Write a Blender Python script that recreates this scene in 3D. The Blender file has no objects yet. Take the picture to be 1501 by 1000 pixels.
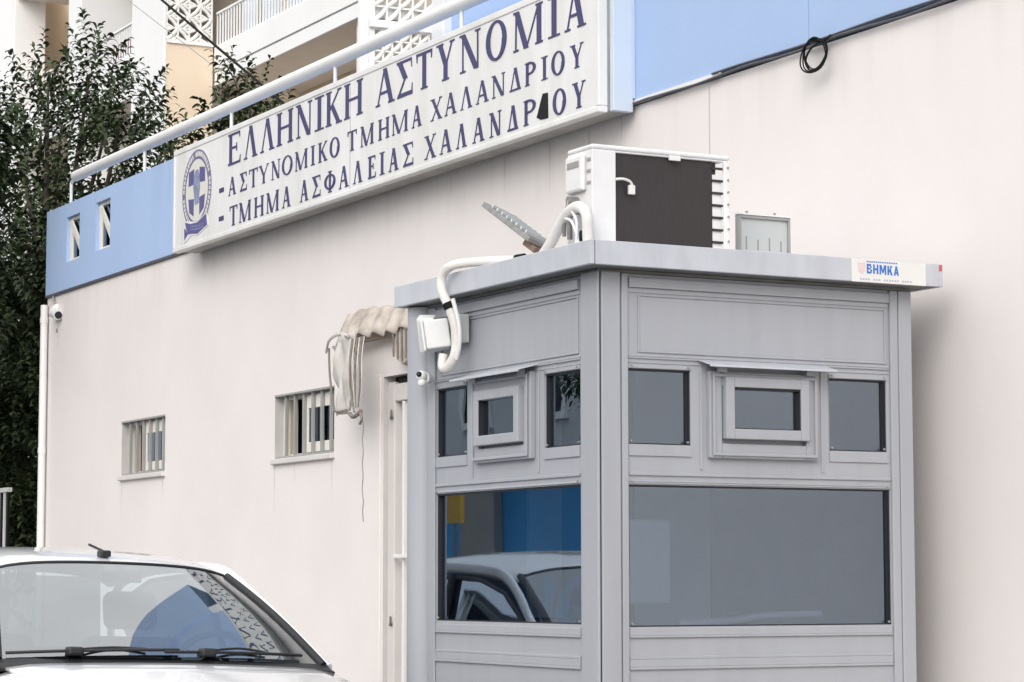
import bpy, math, random
from mathutils import Vector, Matrix
R = math.radians
S = bpy.context.scene
COL = S.collection
rng = random.Random(11)

# ------------------------------------------------------------------ camera
cam_d = bpy.data.cameras.new("camera")
cam_d.sensor_width = 36.0
cam_d.lens = 3705.836 / 1501 * 36.0
cam_d.clip_end = 2000
cam = bpy.data.objects.new("camera", cam_d)
COL.objects.link(cam)
yaw, pit, rol = -1.08582811, 0.0959161827, -0.000722453756
fw = Vector((math.sin(yaw) * math.cos(pit), math.cos(yaw) * math.cos(pit), math.sin(pit)))
rt = Vector((math.cos(yaw), -math.sin(yaw), 0))
up = rt.cross(fw)
rt2 = math.cos(rol) * rt + math.sin(rol) * up
up2 = -math.sin(rol) * rt + math.cos(rol) * up
cam.matrix_world = Matrix(((rt2.x, up2.x, -fw.x, 0), (rt2.y, up2.y, -fw.y, 0),
                           (rt2.z, up2.z, -fw.z, 1.4), (0, 0, 0, 1)))
S.camera = cam

# ------------------------------------------------------------------ light
SUN_EL, SUN_AZ = 31, 131        # azimuth measured from +Y clockwise (towards +X)
W = bpy.data.worlds.new("World")
S.world = W
W.use_nodes = True
nt = W.node_tree
bg = nt.nodes["Background"]
sky = nt.nodes.new("ShaderNodeTexSky")
sky.sky_type = 'NISHITA'
sky.sun_disc = False
sky.sun_elevation = R(SUN_EL)
sky.sun_rotation = R(SUN_AZ)
sky.air_density = 1.0
sky.dust_density = 7.0
hsv = nt.nodes.new("ShaderNodeHueSaturation")     # overcast: most of the blue is gone
hsv.inputs['Saturation'].default_value = 0.22
nt.links.new(sky.outputs[0], hsv.inputs['Color'])
# cloud layer: overcast skies are brightest overhead, (1 + 2 sin h) / 3, with soft cloud texture
tcw = nt.nodes.new("ShaderNodeTexCoord")
sep = nt.nodes.new("ShaderNodeSeparateXYZ")
nt.links.new(tcw.outputs['Generated'], sep.inputs[0])
m1 = nt.nodes.new("ShaderNodeMapRange")
m1.inputs[1].default_value, m1.inputs[2].default_value = 0.0, 1.0
m1.inputs[3].default_value, m1.inputs[4].default_value = 5.6, 8.8
nt.links.new(sep.outputs[2], m1.inputs[0])
cn = nt.nodes.new("ShaderNodeTexNoise")
cn.inputs['Scale'].default_value = 2.2
cn.inputs['Detail'].default_value = 5
nt.links.new(tcw.outputs['Generated'], cn.inputs['Vector'])
m2 = nt.nodes.new("ShaderNodeMapRange")
m2.inputs[1].default_value, m2.inputs[2].default_value = 0.3, 0.7
m2.inputs[3].default_value, m2.inputs[4].default_value = 0.85, 1.15
nt.links.new(cn.outputs[0], m2.inputs[0])
mm = nt.nodes.new("ShaderNodeMath")
mm.operation = 'MULTIPLY'
nt.links.new(m1.outputs[0], mm.inputs[0])
nt.links.new(m2.outputs[0], mm.inputs[1])
ct = nt.nodes.new("ShaderNodeMix")
ct.data_type = 'RGBA'
ct.inputs[0].default_value = 0.7
nt.links.new(hsv.outputs[0], ct.inputs[6])
nt.links.new(mm.outputs[0], ct.inputs[7])
nt.links.new(ct.outputs[2], bg.inputs[0])
bg.inputs[1].default_value = 0.12
sun_d = bpy.data.lights.new("sun", 'SUN')
sun_d.energy = 0.5
sun_d.angle = R(35)
sun_d.color = (1.0, 0.965, 0.93)
sun = bpy.data.objects.new("sun", sun_d)
COL.objects.link(sun)
sd = Vector((math.sin(R(SUN_AZ)) * math.cos(R(SUN_EL)), math.cos(R(SUN_AZ)) * math.cos(R(SUN_EL)), math.sin(R(SUN_EL))))
sun.rotation_euler = sd.to_track_quat('Z', 'Y').to_euler()
sun.location = sd * 40

vs = S.view_settings
vs.view_transform = 'Standard'
vs.look = 'None'
vs.exposure = 0.79
vs.gamma = 1.0
S.cycles.max_bounces = 8
S.cycles.transparent_max_bounces = 16
S.cycles.use_denoising = True

# ------------------------------------------------------------------ materials
def mat(name, col, rough=0.6, metal=0.0, var=0.0, vscale=3.0, bump=0.0, bscale=60.0, coat=0.0,
        stretch=(1, 1, 1), col2=None, spec=0.5):
    m = bpy.data.materials.new(name)
    m.use_nodes = True
    n = m.node_tree
    b = n.nodes["Principled BSDF"]
    b.inputs['Roughness'].default_value = rough
    b.inputs['Metallic'].default_value = metal
    b.inputs['Base Color'].default_value = (*col, 1)
    b.inputs['Specular IOR Level'].default_value = spec
    if coat:
        b.inputs['Coat Weight'].default_value = coat
        b.inputs['Coat Roughness'].default_value = 0.04
    tc = n.nodes.new("ShaderNodeTexCoord")
    mp = n.nodes.new("ShaderNodeMapping")
    mp.inputs['Scale'].default_value = stretch
    n.links.new(tc.outputs['Object'], mp.inputs[0])
    if var:
        t = n.nodes.new("ShaderNodeTexNoise")
        t.inputs['Scale'].default_value = vscale
        t.inputs['Detail'].default_value = 6
        t.inputs['Roughness'].default_value = 0.6
        n.links.new(mp.outputs[0], t.inputs['Vector'])
        r = n.nodes.new("ShaderNodeValToRGB")
        c2 = col2 or tuple(c * (1 - var) for c in col)
        r.color_ramp.elements[0].position = 0.35
        r.color_ramp.elements[0].color = (*c2, 1)
        r.color_ramp.elements[1].position = 0.62
        r.color_ramp.elements[1].color = (*col, 1)
        n.links.new(t.outputs[0], r.inputs[0])
        n.links.new(r.outputs[0], b.inputs['Base Color'])
    if bump:
        t2 = n.nodes.new("ShaderNodeTexNoise")
        t2.inputs['Scale'].default_value = bscale
        t2.inputs['Detail'].default_value = 4
        n.links.new(tc.outputs['Object'], t2.inputs['Vector'])
        bp = n.nodes.new("ShaderNodeBump")
        bp.inputs['Strength'].default_value = bump
        bp.inputs['Distance'].default_value = 0.01
        n.links.new(t2.outputs[0], bp.inputs['Height'])
        n.links.new(bp.outputs[0], b.inputs['Normal'])
    return m

def glass(name, tint, ior=1.5, boost=0.0, rough=0.0, sheen=(0.72, 0.85, 1)):
    m = bpy.data.materials.new(name)
    m.use_nodes = True
    n = m.node_tree
    n.nodes.remove(n.nodes["Principled BSDF"])
    out = n.nodes["Material Output"]
    tr = n.nodes.new("ShaderNodeBsdfTransparent")
    tr.inputs[0].default_value = (*tint, 1)
    gl = n.nodes.new("ShaderNodeBsdfGlossy")
    gl.inputs['Roughness'].default_value = rough
    gl.inputs['Color'].default_value = (*sheen, 1)
    fr = n.nodes.new("ShaderNodeFresnel")
    fr.inputs['IOR'].default_value = ior
    # faint waviness of sheet glass
    tc = n.nodes.new("ShaderNodeTexCoord")
    tx = n.nodes.new("ShaderNodeTexNoise")
    tx.inputs['Scale'].default_value = 1.7
    n.links.new(tc.outputs['Object'], tx.inputs['Vector'])
    bp = n.nodes.new("ShaderNodeBump")
    bp.inputs['Strength'].default_value = 0.05
    bp.inputs['Distance'].default_value = 0.02
    n.links.new(tx.outputs[0], bp.inputs['Height'])
    n.links.new(bp.outputs[0], gl.inputs['Normal'])
    ad = n.nodes.new("ShaderNodeMath")
    ad.operation = 'ADD'
    ad.use_clamp = True
    ad.inputs[1].default_value = boost
    n.links.new(fr.outputs[0], ad.inputs[0])
    mx = n.nodes.new("ShaderNodeMixShader")
    n.links.new(ad.outputs[0], mx.inputs[0])
    n.links.new(tr.outputs[0], mx.inputs[1])
    n.links.new(gl.outputs[0], mx.inputs[2])
    n.links.new(mx.outputs[0], out.inputs[0])
    return m

def plaster(name, col, stain=(0.50, 0.45, 0.40), top=3.9, reach=0.7, amount=0.5, x0=None, x1=None):
    """painted render: blotchy tone, fine grain, rain streaks hanging from a ledge at height `top`"""
    m = mat(name, col, rough=0.85, var=0.055, vscale=0.9, bump=0.06, bscale=60, spec=0.25)
    n = m.node_tree
    b = n.nodes["Principled BSDF"]
    src = b.inputs['Base Color'].links[0].from_socket
    tc = n.nodes.new("ShaderNodeTexCoord")
    mp = n.nodes.new("ShaderNodeMapping")
    mp.inputs['Scale'].default_value = (5.0, 1.0, 0.22)
    n.links.new(tc.outputs['Object'], mp.inputs[0])
    t = n.nodes.new("ShaderNodeTexNoise")
    t.inputs['Scale'].default_value = 1.6
    t.inputs['Detail'].default_value = 5
    n.links.new(mp.outputs[0], t.inputs['Vector'])
    r = n.nodes.new("ShaderNodeValToRGB")
    r.color_ramp.elements[0].position = 0.48
    r.color_ramp.elements[0].color = (0, 0, 0, 1)
    r.color_ramp.elements[1].position = 0.74
    r.color_ramp.elements[1].color = (1, 1, 1, 1)
    n.links.new(t.outputs[0], r.inputs[0])
    sp = n.nodes.new("ShaderNodeSeparateXYZ")
    n.links.new(tc.outputs['Object'], sp.inputs[0])
    mr = n.nodes.new("ShaderNodeMapRange")
    mr.inputs[1].default_value = top - reach
    mr.inputs[2].default_value = top
    mr.inputs[3].default_value = 0.0
    mr.inputs[4].default_value = amount
    n.links.new(sp.outputs[2], mr.inputs[0])
    mu = n.nodes.new("ShaderNodeMath")
    mu.operation = 'MULTIPLY'
    n.links.new(mr.outputs[0], mu.inputs[0])
    n.links.new(r.outputs[0], mu.inputs[1])
    mx = n.nodes.new("ShaderNodeMix")
    mx.data_type = 'RGBA'
    n.links.new(mu.outputs[0], mx.inputs['Factor'])
    n.links.new(src, mx.inputs[6])
    mx.inputs[7].default_value = (*stain, 1)
    n.links.new(mx.outputs[2], b.inputs['Base Color'])
    return m

M = {}
M['cream'] = plaster('cream_plaster', (0.80, 0.753, 0.732), reach=0.45, amount=0.22)
M['blue'] = plaster('blue_plaster', (0.40, 0.53, 0.77), stain=(0.30, 0.38, 0.52), top=4.7, reach=0.6, amount=0.35)
M['blue_dark'] = plaster('upper_blue_plaster', (0.39, 0.52, 0.76), stain=(0.3, 0.38, 0.52), top=6, reach=2, amount=0.3)
M['reveal'] = mat('reveal_plaster', (0.55, 0.53, 0.52), 0.85, var=0.1, vscale=4)
M['grey'] = mat('grey_painted_aluminium', (0.375, 0.388, 0.42), 0.40, var=0.06, vscale=2.6, bump=0.05, bscale=9, stretch=(4, 4, 0.30))
M['grey_roof'] = mat('light_grey_roof_sheet', (0.53, 0.55, 0.595), 0.38, var=0.12, vscale=3.5, bump=0.05, bscale=7, stretch=(2.5, 2.5, 1.0))
M['soffit'] = mat('grey_soffit_sheet', (0.20, 0.205, 0.20), 0.6, var=0.25, vscale=6)
M['gasket'] = mat('black_rubber', (0.012, 0.012, 0.018), 0.5)
M['white_paint'] = mat('white_painted_metal', (0.80, 0.79, 0.78), 0.4, var=0.05, vscale=5)
M['ac_white'] = mat('white_powder_coat', (0.78, 0.77, 0.76), 0.45, var=0.06, vscale=7)
M['coil'] = mat('dark_condenser_fins', (0.035, 0.028, 0.027), 0.5, var=0.25, vscale=25, stretch=(1, 6, 0.4))
M['sign_white'] = mat('sign_white_acrylic', (0.80, 0.79, 0.79), 0.35, var=0.08, vscale=1.6, stretch=(3, 1, 0.7), col2=(0.70, 0.70, 0.67))
M['sign_edge'] = mat('dirty_sign_underside', (0.46, 0.45, 0.43), 0.55, var=0.3, vscale=4)
M['letter'] = mat('purple_blue_vinyl', (0.040, 0.034, 0.13), 0.5)
M['emblem_blue'] = mat('emblem_blue', (0.10, 0.09, 0.26), 0.5)
M['emblem_grey'] = mat('emblem_grey_blue', (0.28, 0.32, 0.48), 0.5, var=0.35, vscale=25)
M['emblem_ring'] = mat('emblem_ring', (0.20, 0.17, 0.30), 0.5, var=0.2, vscale=30)
M['emblem_pale'] = mat('emblem_pale', (0.70, 0.69, 0.63), 0.5)
M['hole'] = mat('dark_hole', (0.006, 0.006, 0.006), 0.9)
M['trim_blue'] = mat('pale_blue_trim', (0.60, 0.68, 0.78), 0.5, var=0.06)
M['conduit'] = mat('dark_grey_conduit', (0.10, 0.10, 0.115), 0.5, var=0.3, vscale=8)
M['cable_black'] = mat('black_cable', (0.006, 0.006, 0.007), 0.7, spec=0.2)
M['cable_grey'] = mat('grey_cable', (0.30, 0.29, 0.28), 0.5)
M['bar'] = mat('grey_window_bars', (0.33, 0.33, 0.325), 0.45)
M['window_white'] = mat('window_white_frame', (0.78, 0.75, 0.68), 0.4)
M['curtain'] = mat('beige_curtain', (0.42, 0.36, 0.28), 0.9, var=0.2, vscale=20, stretch=(8, 1, 0.3))
M['pane'] = glass('window_pane', (0.35, 0.37, 0.40), 1.7, 0.05)
M['dark_room'] = mat('dark_room', (0.02, 0.02, 0.022), 0.9)
M['door'] = mat('off_white_door', (0.70, 0.66, 0.64), 0.4, var=0.06, vscale=3)
M['asbestos'] = mat('weathered_corrugated_sheet', (0.58, 0.52, 0.46), 0.8, var=0.3, vscale=9, bump=0.3, bscale=50, col2=(0.36, 0.31, 0.27))
M['tarp'] = mat('off_white_tarpaulin', (0.64, 0.61, 0.58), 0.5, var=0.3, vscale=9, stretch=(1, 1, 0.4))
M['strap'] = mat('dirty_cords', (0.24, 0.21, 0.185), 0.7, var=0.3, vscale=30)
M['hose'] = mat('white_pipe_wrap', (0.78, 0.75, 0.71), 0.55, var=0.14, vscale=14, bump=0.25, bscale=40)
M['plastic_white'] = mat('white_plastic', (0.78, 0.78, 0.78), 0.35, var=0.05)
M['steel'] = mat('dull_grey_steel', (0.30, 0.29, 0.28), 0.45, metal=0.3, var=0.3, vscale=20)
M['rust'] = mat('rusty_bracket', (0.22, 0.15, 0.11), 0.7, var=0.4, vscale=30)
M['panel_grey'] = mat('pale_grey_panel', (0.52, 0.55, 0.545), 0.35, var=0.06)
M['kiosk_glass'] = glass('kiosk_tinted_glass', (0.60, 0.69, 0.84), 1.7, 0.19)
M['kiosk_in'] = mat('kiosk_inside', (0.20, 0.215, 0.25), 0.7, var=0.1)
M['car_side_glass'] = glass('car_side_glass', (0.13, 0.16, 0.18), 1.5, 0.0)
M['car_paint'] = mat('white_car_paint', (0.80, 0.80, 0.81), 0.35, coat=1.0)
M['car_glass'] = glass('car_glass', (0.40, 0.48, 0.50), 2.1, 0.22, sheen=(0.90, 0.93, 0.95))
M['car_black'] = mat('black_car_plastic', (0.018, 0.018, 0.02), 0.5, var=0.2, vscale=30)
M['car_seat'] = mat('dark_blue_grey_seat', (0.035, 0.045, 0.065), 0.85, var=0.2, vscale=40)
M['car_dash'] = mat('dark_dashboard', (0.05, 0.055, 0.065), 0.6)
M['wheel_grey'] = mat('grey_wheel_rim', (0.4, 0.4, 0.42), 0.3, metal=0.6)
M['tyre'] = mat('tyre_rubber', (0.02, 0.02, 0.02), 0.8)
M['lamp_clear'] = mat('clear_lamp', (0.6, 0.62, 0.65), 0.1, coat=1)
M['lamp_red'] = mat('red_lamp', (0.4, 0.02, 0.02), 0.2, coat=1)
M['asphalt'] = mat('asphalt', (0.06, 0.06, 0.062), 0.9, var=0.3, vscale=2, bump=0.4, bscale=80)
M['paving'] = mat('concrete_paving', (0.34, 0.33, 0.31), 0.85, var=0.2, vscale=2, bump=0.2, bscale=40)
M['kerb'] = mat('kerb_stone', (0.42, 0.41, 0.39), 0.8, var=0.2, vscale=5)
M['apt_white'] = mat('apartment_white', (0.88, 0.88, 0.88), 0.8, var=0.05, vscale=0.6)
M['apt_peach'] = mat('apartment_peach', (0.83, 0.69, 0.53), 0.85, var=0.06, vscale=0.5)
M['apt_soffit'] = mat('apartment_soffit', (0.78, 0.72, 0.67), 0.85, var=0.05)
M['apt_groove'] = mat('slab_groove', (0.50, 0.49, 0.48), 0.85)
M['lattice'] = mat('lattice_cream', (0.86, 0.85, 0.82), 0.7)
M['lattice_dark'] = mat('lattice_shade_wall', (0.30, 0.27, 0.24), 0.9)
M['plaid'] = mat('red_grey_awning_cloth', (0.25, 0.10, 0.10), 0.8, var=0.5, vscale=3)
M['bark'] = mat('bark', (0.07, 0.055, 0.045), 0.9, var=0.4, vscale=12, bump=0.5, bscale=30)
M['opp_blue'] = mat('strong_blue_wall', (0.03, 0.33, 0.74), 0.6, var=0.15, vscale=0.8)
M['opp_pillar'] = mat('grey_concrete_pillar', (0.32, 0.32, 0.29), 0.8, var=0.15)
M['opp_wall'] = mat('pale_facade', (0.66, 0.68, 0.70), 0.8, var=0.1)
M['yellow'] = mat('yellow_sign', (0.70, 0.42, 0.03), 0.5)
M['orange_fruit'] = mat('orange_fruit', (0.75, 0.22, 0.02), 0.5)
M['sticker_blue'] = mat('sticker_blue', (0.03, 0.16, 0.52), 0.4)
M['sticker_pink'] = mat('sticker_pink', (0.74, 0.60, 0.60), 0.4, var=0.12, vscale=40)
M['sticker_grey'] = mat('sticker_grey', (0.42, 0.42, 0.50), 0.4)
M['red'] = mat('red_scuff', (0.55, 0.10, 0.10), 0.5)

def leaf_mat(name, dark, light, rough=0.42):
    m = mat(name, dark, rough, spec=0.25)
    n = m.node_tree
    b = n.nodes["Principled BSDF"]
    g = n.nodes.new("ShaderNodeNewGeometry")
    r = n.nodes.new("ShaderNodeValToRGB")
    r.color_ramp.elements[0].color = (*dark, 1)
    r.color_ramp.elements[1].color = (*light, 1)
    n.links.new(g.outputs['Random Per Island'], r.inputs[0])
    n.links.new(r.outputs[0], b.inputs['Base Color'])
    return m
M['leaf'] = leaf_mat('dark_laurel_leaf', (0.014, 0.026, 0.012), (0.075, 0.105, 0.042), 0.6)
M['leaf_orange'] = leaf_mat('orange_tree_leaf', (0.015, 0.04, 0.012), (0.05, 0.10, 0.03))

# ------------------------------------------------------------------ mesh helpers
class MB:
    def __init__(s):
        s.v, s.f, s.mi, s.sm = [], [], [], []
        s.k = 0
    def add(s, vs, fs, smooth=False):
        o = len(s.v)
        s.v += [tuple(p) for p in vs]
        for f in fs:
            s.f.append(tuple(i + o for i in f))
            s.mi.append(s.k)
            s.sm.append(smooth)
        return s
    def box(s, x0, x1, y0, y1, z0, z1, mtx=None):
        p = [(x, y, z) for x in (x0, x1) for y in (y0, y1) for z in (z0, z1)]
        if mtx: p = [tuple(mtx @ Vector(q)) for q in p]
        return s.add(p, [(0, 1, 3, 2), (4, 6, 7, 5), (0, 4, 5, 1), (2, 3, 7, 6), (0, 2, 6, 4), (1, 5, 7, 3)])
    def prism(s, pts, d0, d1, fn):
        """polygon pts (a,b) extruded between d0 and d1; fn(a,b,d) -> xyz"""
        n = len(pts)
        vs = [fn(a, b, d0) for a, b in pts] + [fn(a, b, d1) for a, b in pts]
        fs = [tuple(range(n))[::-1], tuple(range(n, 2 * n))]
        for i in range(n):
            j = (i + 1) % n
            fs.append((i, j, n + j, n + i))
        return s.add(vs, fs)
    def tube(s, pts, r, n=10, cap=True, r_end=None, flat=1.0):
        pts = [Vector(p) for p in pts]
        k = len(pts)
        vs, fs = [], []
        ref = None
        for i, p in enumerate(pts):
            t = (pts[min(i + 1, k - 1)] - pts[max(i - 1, 0)]).normalized()
            if ref is None:
                ref = Vector((0, 0, 1)) if abs(t.z) < 0.9 else Vector((1, 0, 0))
            a = (ref - t * ref.dot(t)).normalized()
            ref = a
            b = t.cross(a)
            rr = r if r_end is None else r + (r_end - r) * i / max(1, k - 1)
            for j in range(n):
                an = 2 * math.pi * j / n
                vs.append(p + a * math.cos(an) * rr + b * math.sin(an) * rr * flat)
        for i in range(k - 1):
            for j in range(n):
                j2 = (j + 1) % n
                fs.append((i * n + j, i * n + j2, (i + 1) * n + j2, (i + 1) * n + j))
        s.add(vs, fs, True)
        if cap:
            s.add([vs[j] for j in range(n)], [tuple(range(n))[::-1]])
            s.add([vs[(k - 1) * n + j] for j in range(n)], [tuple(range(n))])
        return s
    def grid(s, P, smooth=True):
        """P[i][j] points"""
        a, b = len(P), len(P[0])
        vs = [p for row in P for p in row]
        fs = [(i * b + j, i * b + j + 1, (i + 1) * b + j + 1, (i + 1) * b + j) for i in range(a - 1) for j in range(b - 1)]
        return s.add(vs, fs, smooth)
    def ball(s, c, r, n=12, sz=1.0):
        vs, fs = [], []
        for i in range(n + 1):
            th = math.pi * i / n
            for j in range(n * 2):
                ph = math.pi * j / n
                vs.append((c[0] + r * math.sin(th) * math.cos(ph), c[1] + r * math.sin(th) * math.sin(ph), c[2] + r * sz * math.cos(th)))
        m = n * 2
        for i in range(n):
            for j in range(m):
                fs.append((i * m + j, i * m + (j + 1) % m, (i + 1) * m + (j + 1) % m, (i + 1) * m + j))
        return s.add(vs, fs, True)
    def build(s, name, mats, parent=None, bevel=0.0, loc=None, solid=0.0, seg=2):
        me = bpy.data.meshes.new(name)
        me.from_pydata(s.v, [], s.f)
        if not isinstance(mats, (list, tuple)): mats = [mats]
        for m in mats: me.materials.append(m)
        me.polygons.foreach_set('material_index', s.mi)
        me.polygons.foreach_set('use_smooth', s.sm)
        me.update()
        o = bpy.data.objects.new(name, me)
        COL.objects.link(o)
        if solid:
            md = o.modifiers.new('solid', 'SOLIDIFY'); md.thickness = solid; md.offset = -1
        if bevel:
            md = o.modifiers.new('bevel', 'BEVEL'); md.width = bevel; md.segments = seg; md.limit_method = 'ANGLE'
            md.angle_limit = R(40)
            md.harden_normals = False
        if parent:
            o.parent = parent
            o.matrix_parent_inverse = Matrix.Translation(parent.location).inverted()
        if loc: o.location = loc
        return o

def tag(o, label, cat, group=None, kind=None):
    if label: o['label'] = label
    if cat: o['category'] = cat
    if group: o['group'] = group
    if kind: o['kind'] = kind
    return o
def thing(name, label, cat, loc=(0, 0, 0), group=None):
    o = bpy.data.objects.new(name, None)
    COL.objects.link(o)
    o.location = loc
    o.empty_display_size = 0.2
    return tag(o, label, cat, group)

def spline(pts, n=8):
    pts = [Vector(p) for p in pts]
    out = []
    for i in range(len(pts) - 1):
        p0, p1, p2, p3 = pts[max(i - 1, 0)], pts[i], pts[i + 1], pts[min(i + 2, len(pts) - 1)]
        for k in range(n):
            t = k / n
            out.append(0.5 * ((2 * p1) + (-p0 + p2) * t + (2 * p0 - 5 * p1 + 4 * p2 - p3) * t * t + (-p0 + 3 * p1 - 3 * p2 + p3) * t ** 3))
    out.append(pts[-1])
    return out

def holed(mb, fn, u0, u1, v0, v1, holes, depth=0.0, rk=None):
    """sheet u0..u1 x v0..v1 with rectangular holes; fn(u,v,d) -> xyz; reveals of `depth` use material slot rk"""
    us = sorted({u0, u1, *[h[0] for h in holes], *[h[1] for h in holes]})
    vv = sorted({v0, v1, *[h[2] for h in holes], *[h[3] for h in holes]})
    for a, b in zip(us, us[1:]):
        for c, d in zip(vv, vv[1:]):
            m, n = (a + b) / 2, (c + d) / 2
            if any(h[0] < m < h[1] and h[2] < n < h[3] for h in holes): continue
            mb.add([fn(a, c, 0), fn(b, c, 0), fn(b, d, 0), fn(a, d, 0)], [(0, 1, 2, 3)])
    if depth:
        k = mb.k
        if rk is not None: mb.k = rk
        for a, b, c, d in holes:
            q = [(a, c), (b, c), (b, d), (a, d)]
            for i in range(4):
                p, r = q[i], q[(i + 1) % 4]
                mb.add([fn(*p, 0), fn(*r, 0), fn(*r, depth), fn(*p, depth)], [(0, 1, 2, 3)])
        mb.k = k
    return mb

# ------------------------------------------------------------------ ground
g = MB().add([(-400, -400, 0), (400, -400, 0), (400, 400, 0), (-400, 400, 0)], [(0, 1, 2, 3)]).build('road', M['asphalt'])
tag(g, None, None, kind='structure')
g = MB().box(-60, 30, 4.78, 6.75, 0.004, 0.12).build('pavement', M['paving'], bevel=0.01)
tag(g, None, None, kind='structure')
g = MB().box(-60, 30, 4.62, 4.778, 0.004, 0.125).build('kerb', M['kerb'], bevel=0.015)
tag(g, None, None, kind='structure')
g = MB().box(-60, 30, -9.0, -6.4, 0.004, 0.12).build('opposite_pavement', M['paving'], bevel=0.01)
tag(g, None, None, kind='structure')

# ------------------------------------------------------------------ police station
WY = 6.75
ps = thing('police_station', 'low cream building with a pale blue upper band and barred windows behind the booth', 'building', (-12, WY, 0))
fw_ = lambda u, v, d: (u, WY + d, v)
WIN = [(-19.60, -18.58, 2.268, 2.715), (-16.36, -15.335, 2.262, 2.714)]
DOOR = (-14.56, -13.45, 0.12, 2.712)
mb = MB()
holed(mb, fw_, -21.65, 12, 0, 3.925, WIN + [DOOR], 0.085, 1)
mb.add([(-21.65, WY, 0), (-21.65, WY, 3.925), (-21.65, 16, 3.925), (-21.65, 16, 0)], [(0, 1, 2, 3)])
mb.build('wall', [M['cream'], M['reveal']], ps)
# fine vertical construction joint right of the sign
MB().box(-10.673, -10.664, WY - 0.0025, WY, 2.0, 3.9).build('wall_joint', M['reveal'], ps)
M['drip'] = mat('rain_drip_stain', (0.72, 0.665, 0.64), 0.85, var=0.2, vscale=12)
cr = random.Random(4)
for x, z, l_ in ((-19.58, 2.23, 0.30), (-18.62, 2.23, 0.22), (-16.36, 2.225, 0.34), (-15.37, 2.225, 0.26), (-16.0, 2.225, 0.14), (-21.33, 3.60, 0.16), (-12.9, 3.88, 0.22), (-12.35, 3.88, 0.30), (-11.9, 3.88, 0.24), (-13.6, 3.88, 0.18), (-11.55, 3.90, 0.16)):
    w_ = cr.uniform(0.008, 0.016)
    MB().prism([(x - w_, z), (x + w_, z), (x + w_ * 0.6, z - l_ * 0.6), (x, z - l_), (x - w_ * 0.5, z - l_ * 0.55)], WY - 0.0009, WY, lambda a, b, d: (a, d, b)).build('drip_stain', M['drip'], ps)
# blue band, stands 15 mm proud of the wall below
NI = [(-21.09, -20.73, 4.185, 4.577), (-20.30, -19.925, 4.188, 4.60)]
fb_ = lambda u, v, d: (u, WY - 0.015 + d, v)
mb = MB()
holed(mb, fb_, -21.665, -11.53, 3.95, 4.70, NI, 0.06, 0)
mb.add([(-21.665, WY - 0.015, 4.70), (-11.53, WY - 0.015, 4.70), (-11.53, 6.95, 4.70), (-21.665, 6.95, 4.70)], [(0, 1, 2, 3)])
mb.add([(-21.665, 6.95, 4.70), (-11.53, 6.95, 4.70), (-11.53, 6.95, 4.2), (-21.665, 6.95, 4.2)], [(0, 1, 2, 3)])
mb.add([(-21.665, WY - 0.015, 3.95), (-21.665, WY - 0.015, 4.70), (-21.665, 16, 4.70), (-21.665, 16, 3.95)], [(0, 1, 2, 3)])
mb.add([(-21.665, WY - 0.015, 3.95), (-11.53, WY - 0.015, 3.95), (-11.53, WY, 3.95), (-21.665, WY, 3.95)], [(3, 2, 1, 0)])
mb.build('blue_band', M['blue'], ps)
MB().box(-21.6, -11.6, 6.96, 16, 3.9, 4.2).build('roof', M['paving'], ps)
# upper storey to the right: stands back behind the sign, flush right of it
mb = MB()
mb.box(-14.20, -11.53, 7.05, 16, 4.2, 14)
mb.box(-15.3, -14.201, 7.0, 16, 5.75, 14)  # unseen overhang, added to block the sky reflected in the car windscreen
mb.box(-11.53, -9.772, WY - 0.012, 16, 3.955, 14)
mb.box(-9.766, 12, WY - 0.012, 16, 3.955, 14)
mb.build('upper_wall', M['blue_dark'], ps)
MB().box(-9.772, -9.766, WY - 0.004, WY + 0.2, 3.955, 14).build('expansion_joint', M['reveal'], ps)
MB().box(-14.38, -14.202, 6.99, 7.3, 4.2, 5.74).build('corner_trim', M['white_paint'], ps, bevel=0.01)
MB().box(-14.47, -14.382, 7.06, 7.3, 4.2, 5.74).build('corner_flashing', M['trim_blue'], ps)
# dark drip strip between cream wall and blue band
MB().box(-21.66, -11.55, WY - 0.019, WY - 0.0, 3.927, 3.948).build('drip_strip', M['conduit'], ps)
MB().box(-11.50, -10.55, WY - 0.022, WY - 0.001, 3.932, 3.953).build('white_drip_strip', M['white_paint'], ps)
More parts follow.
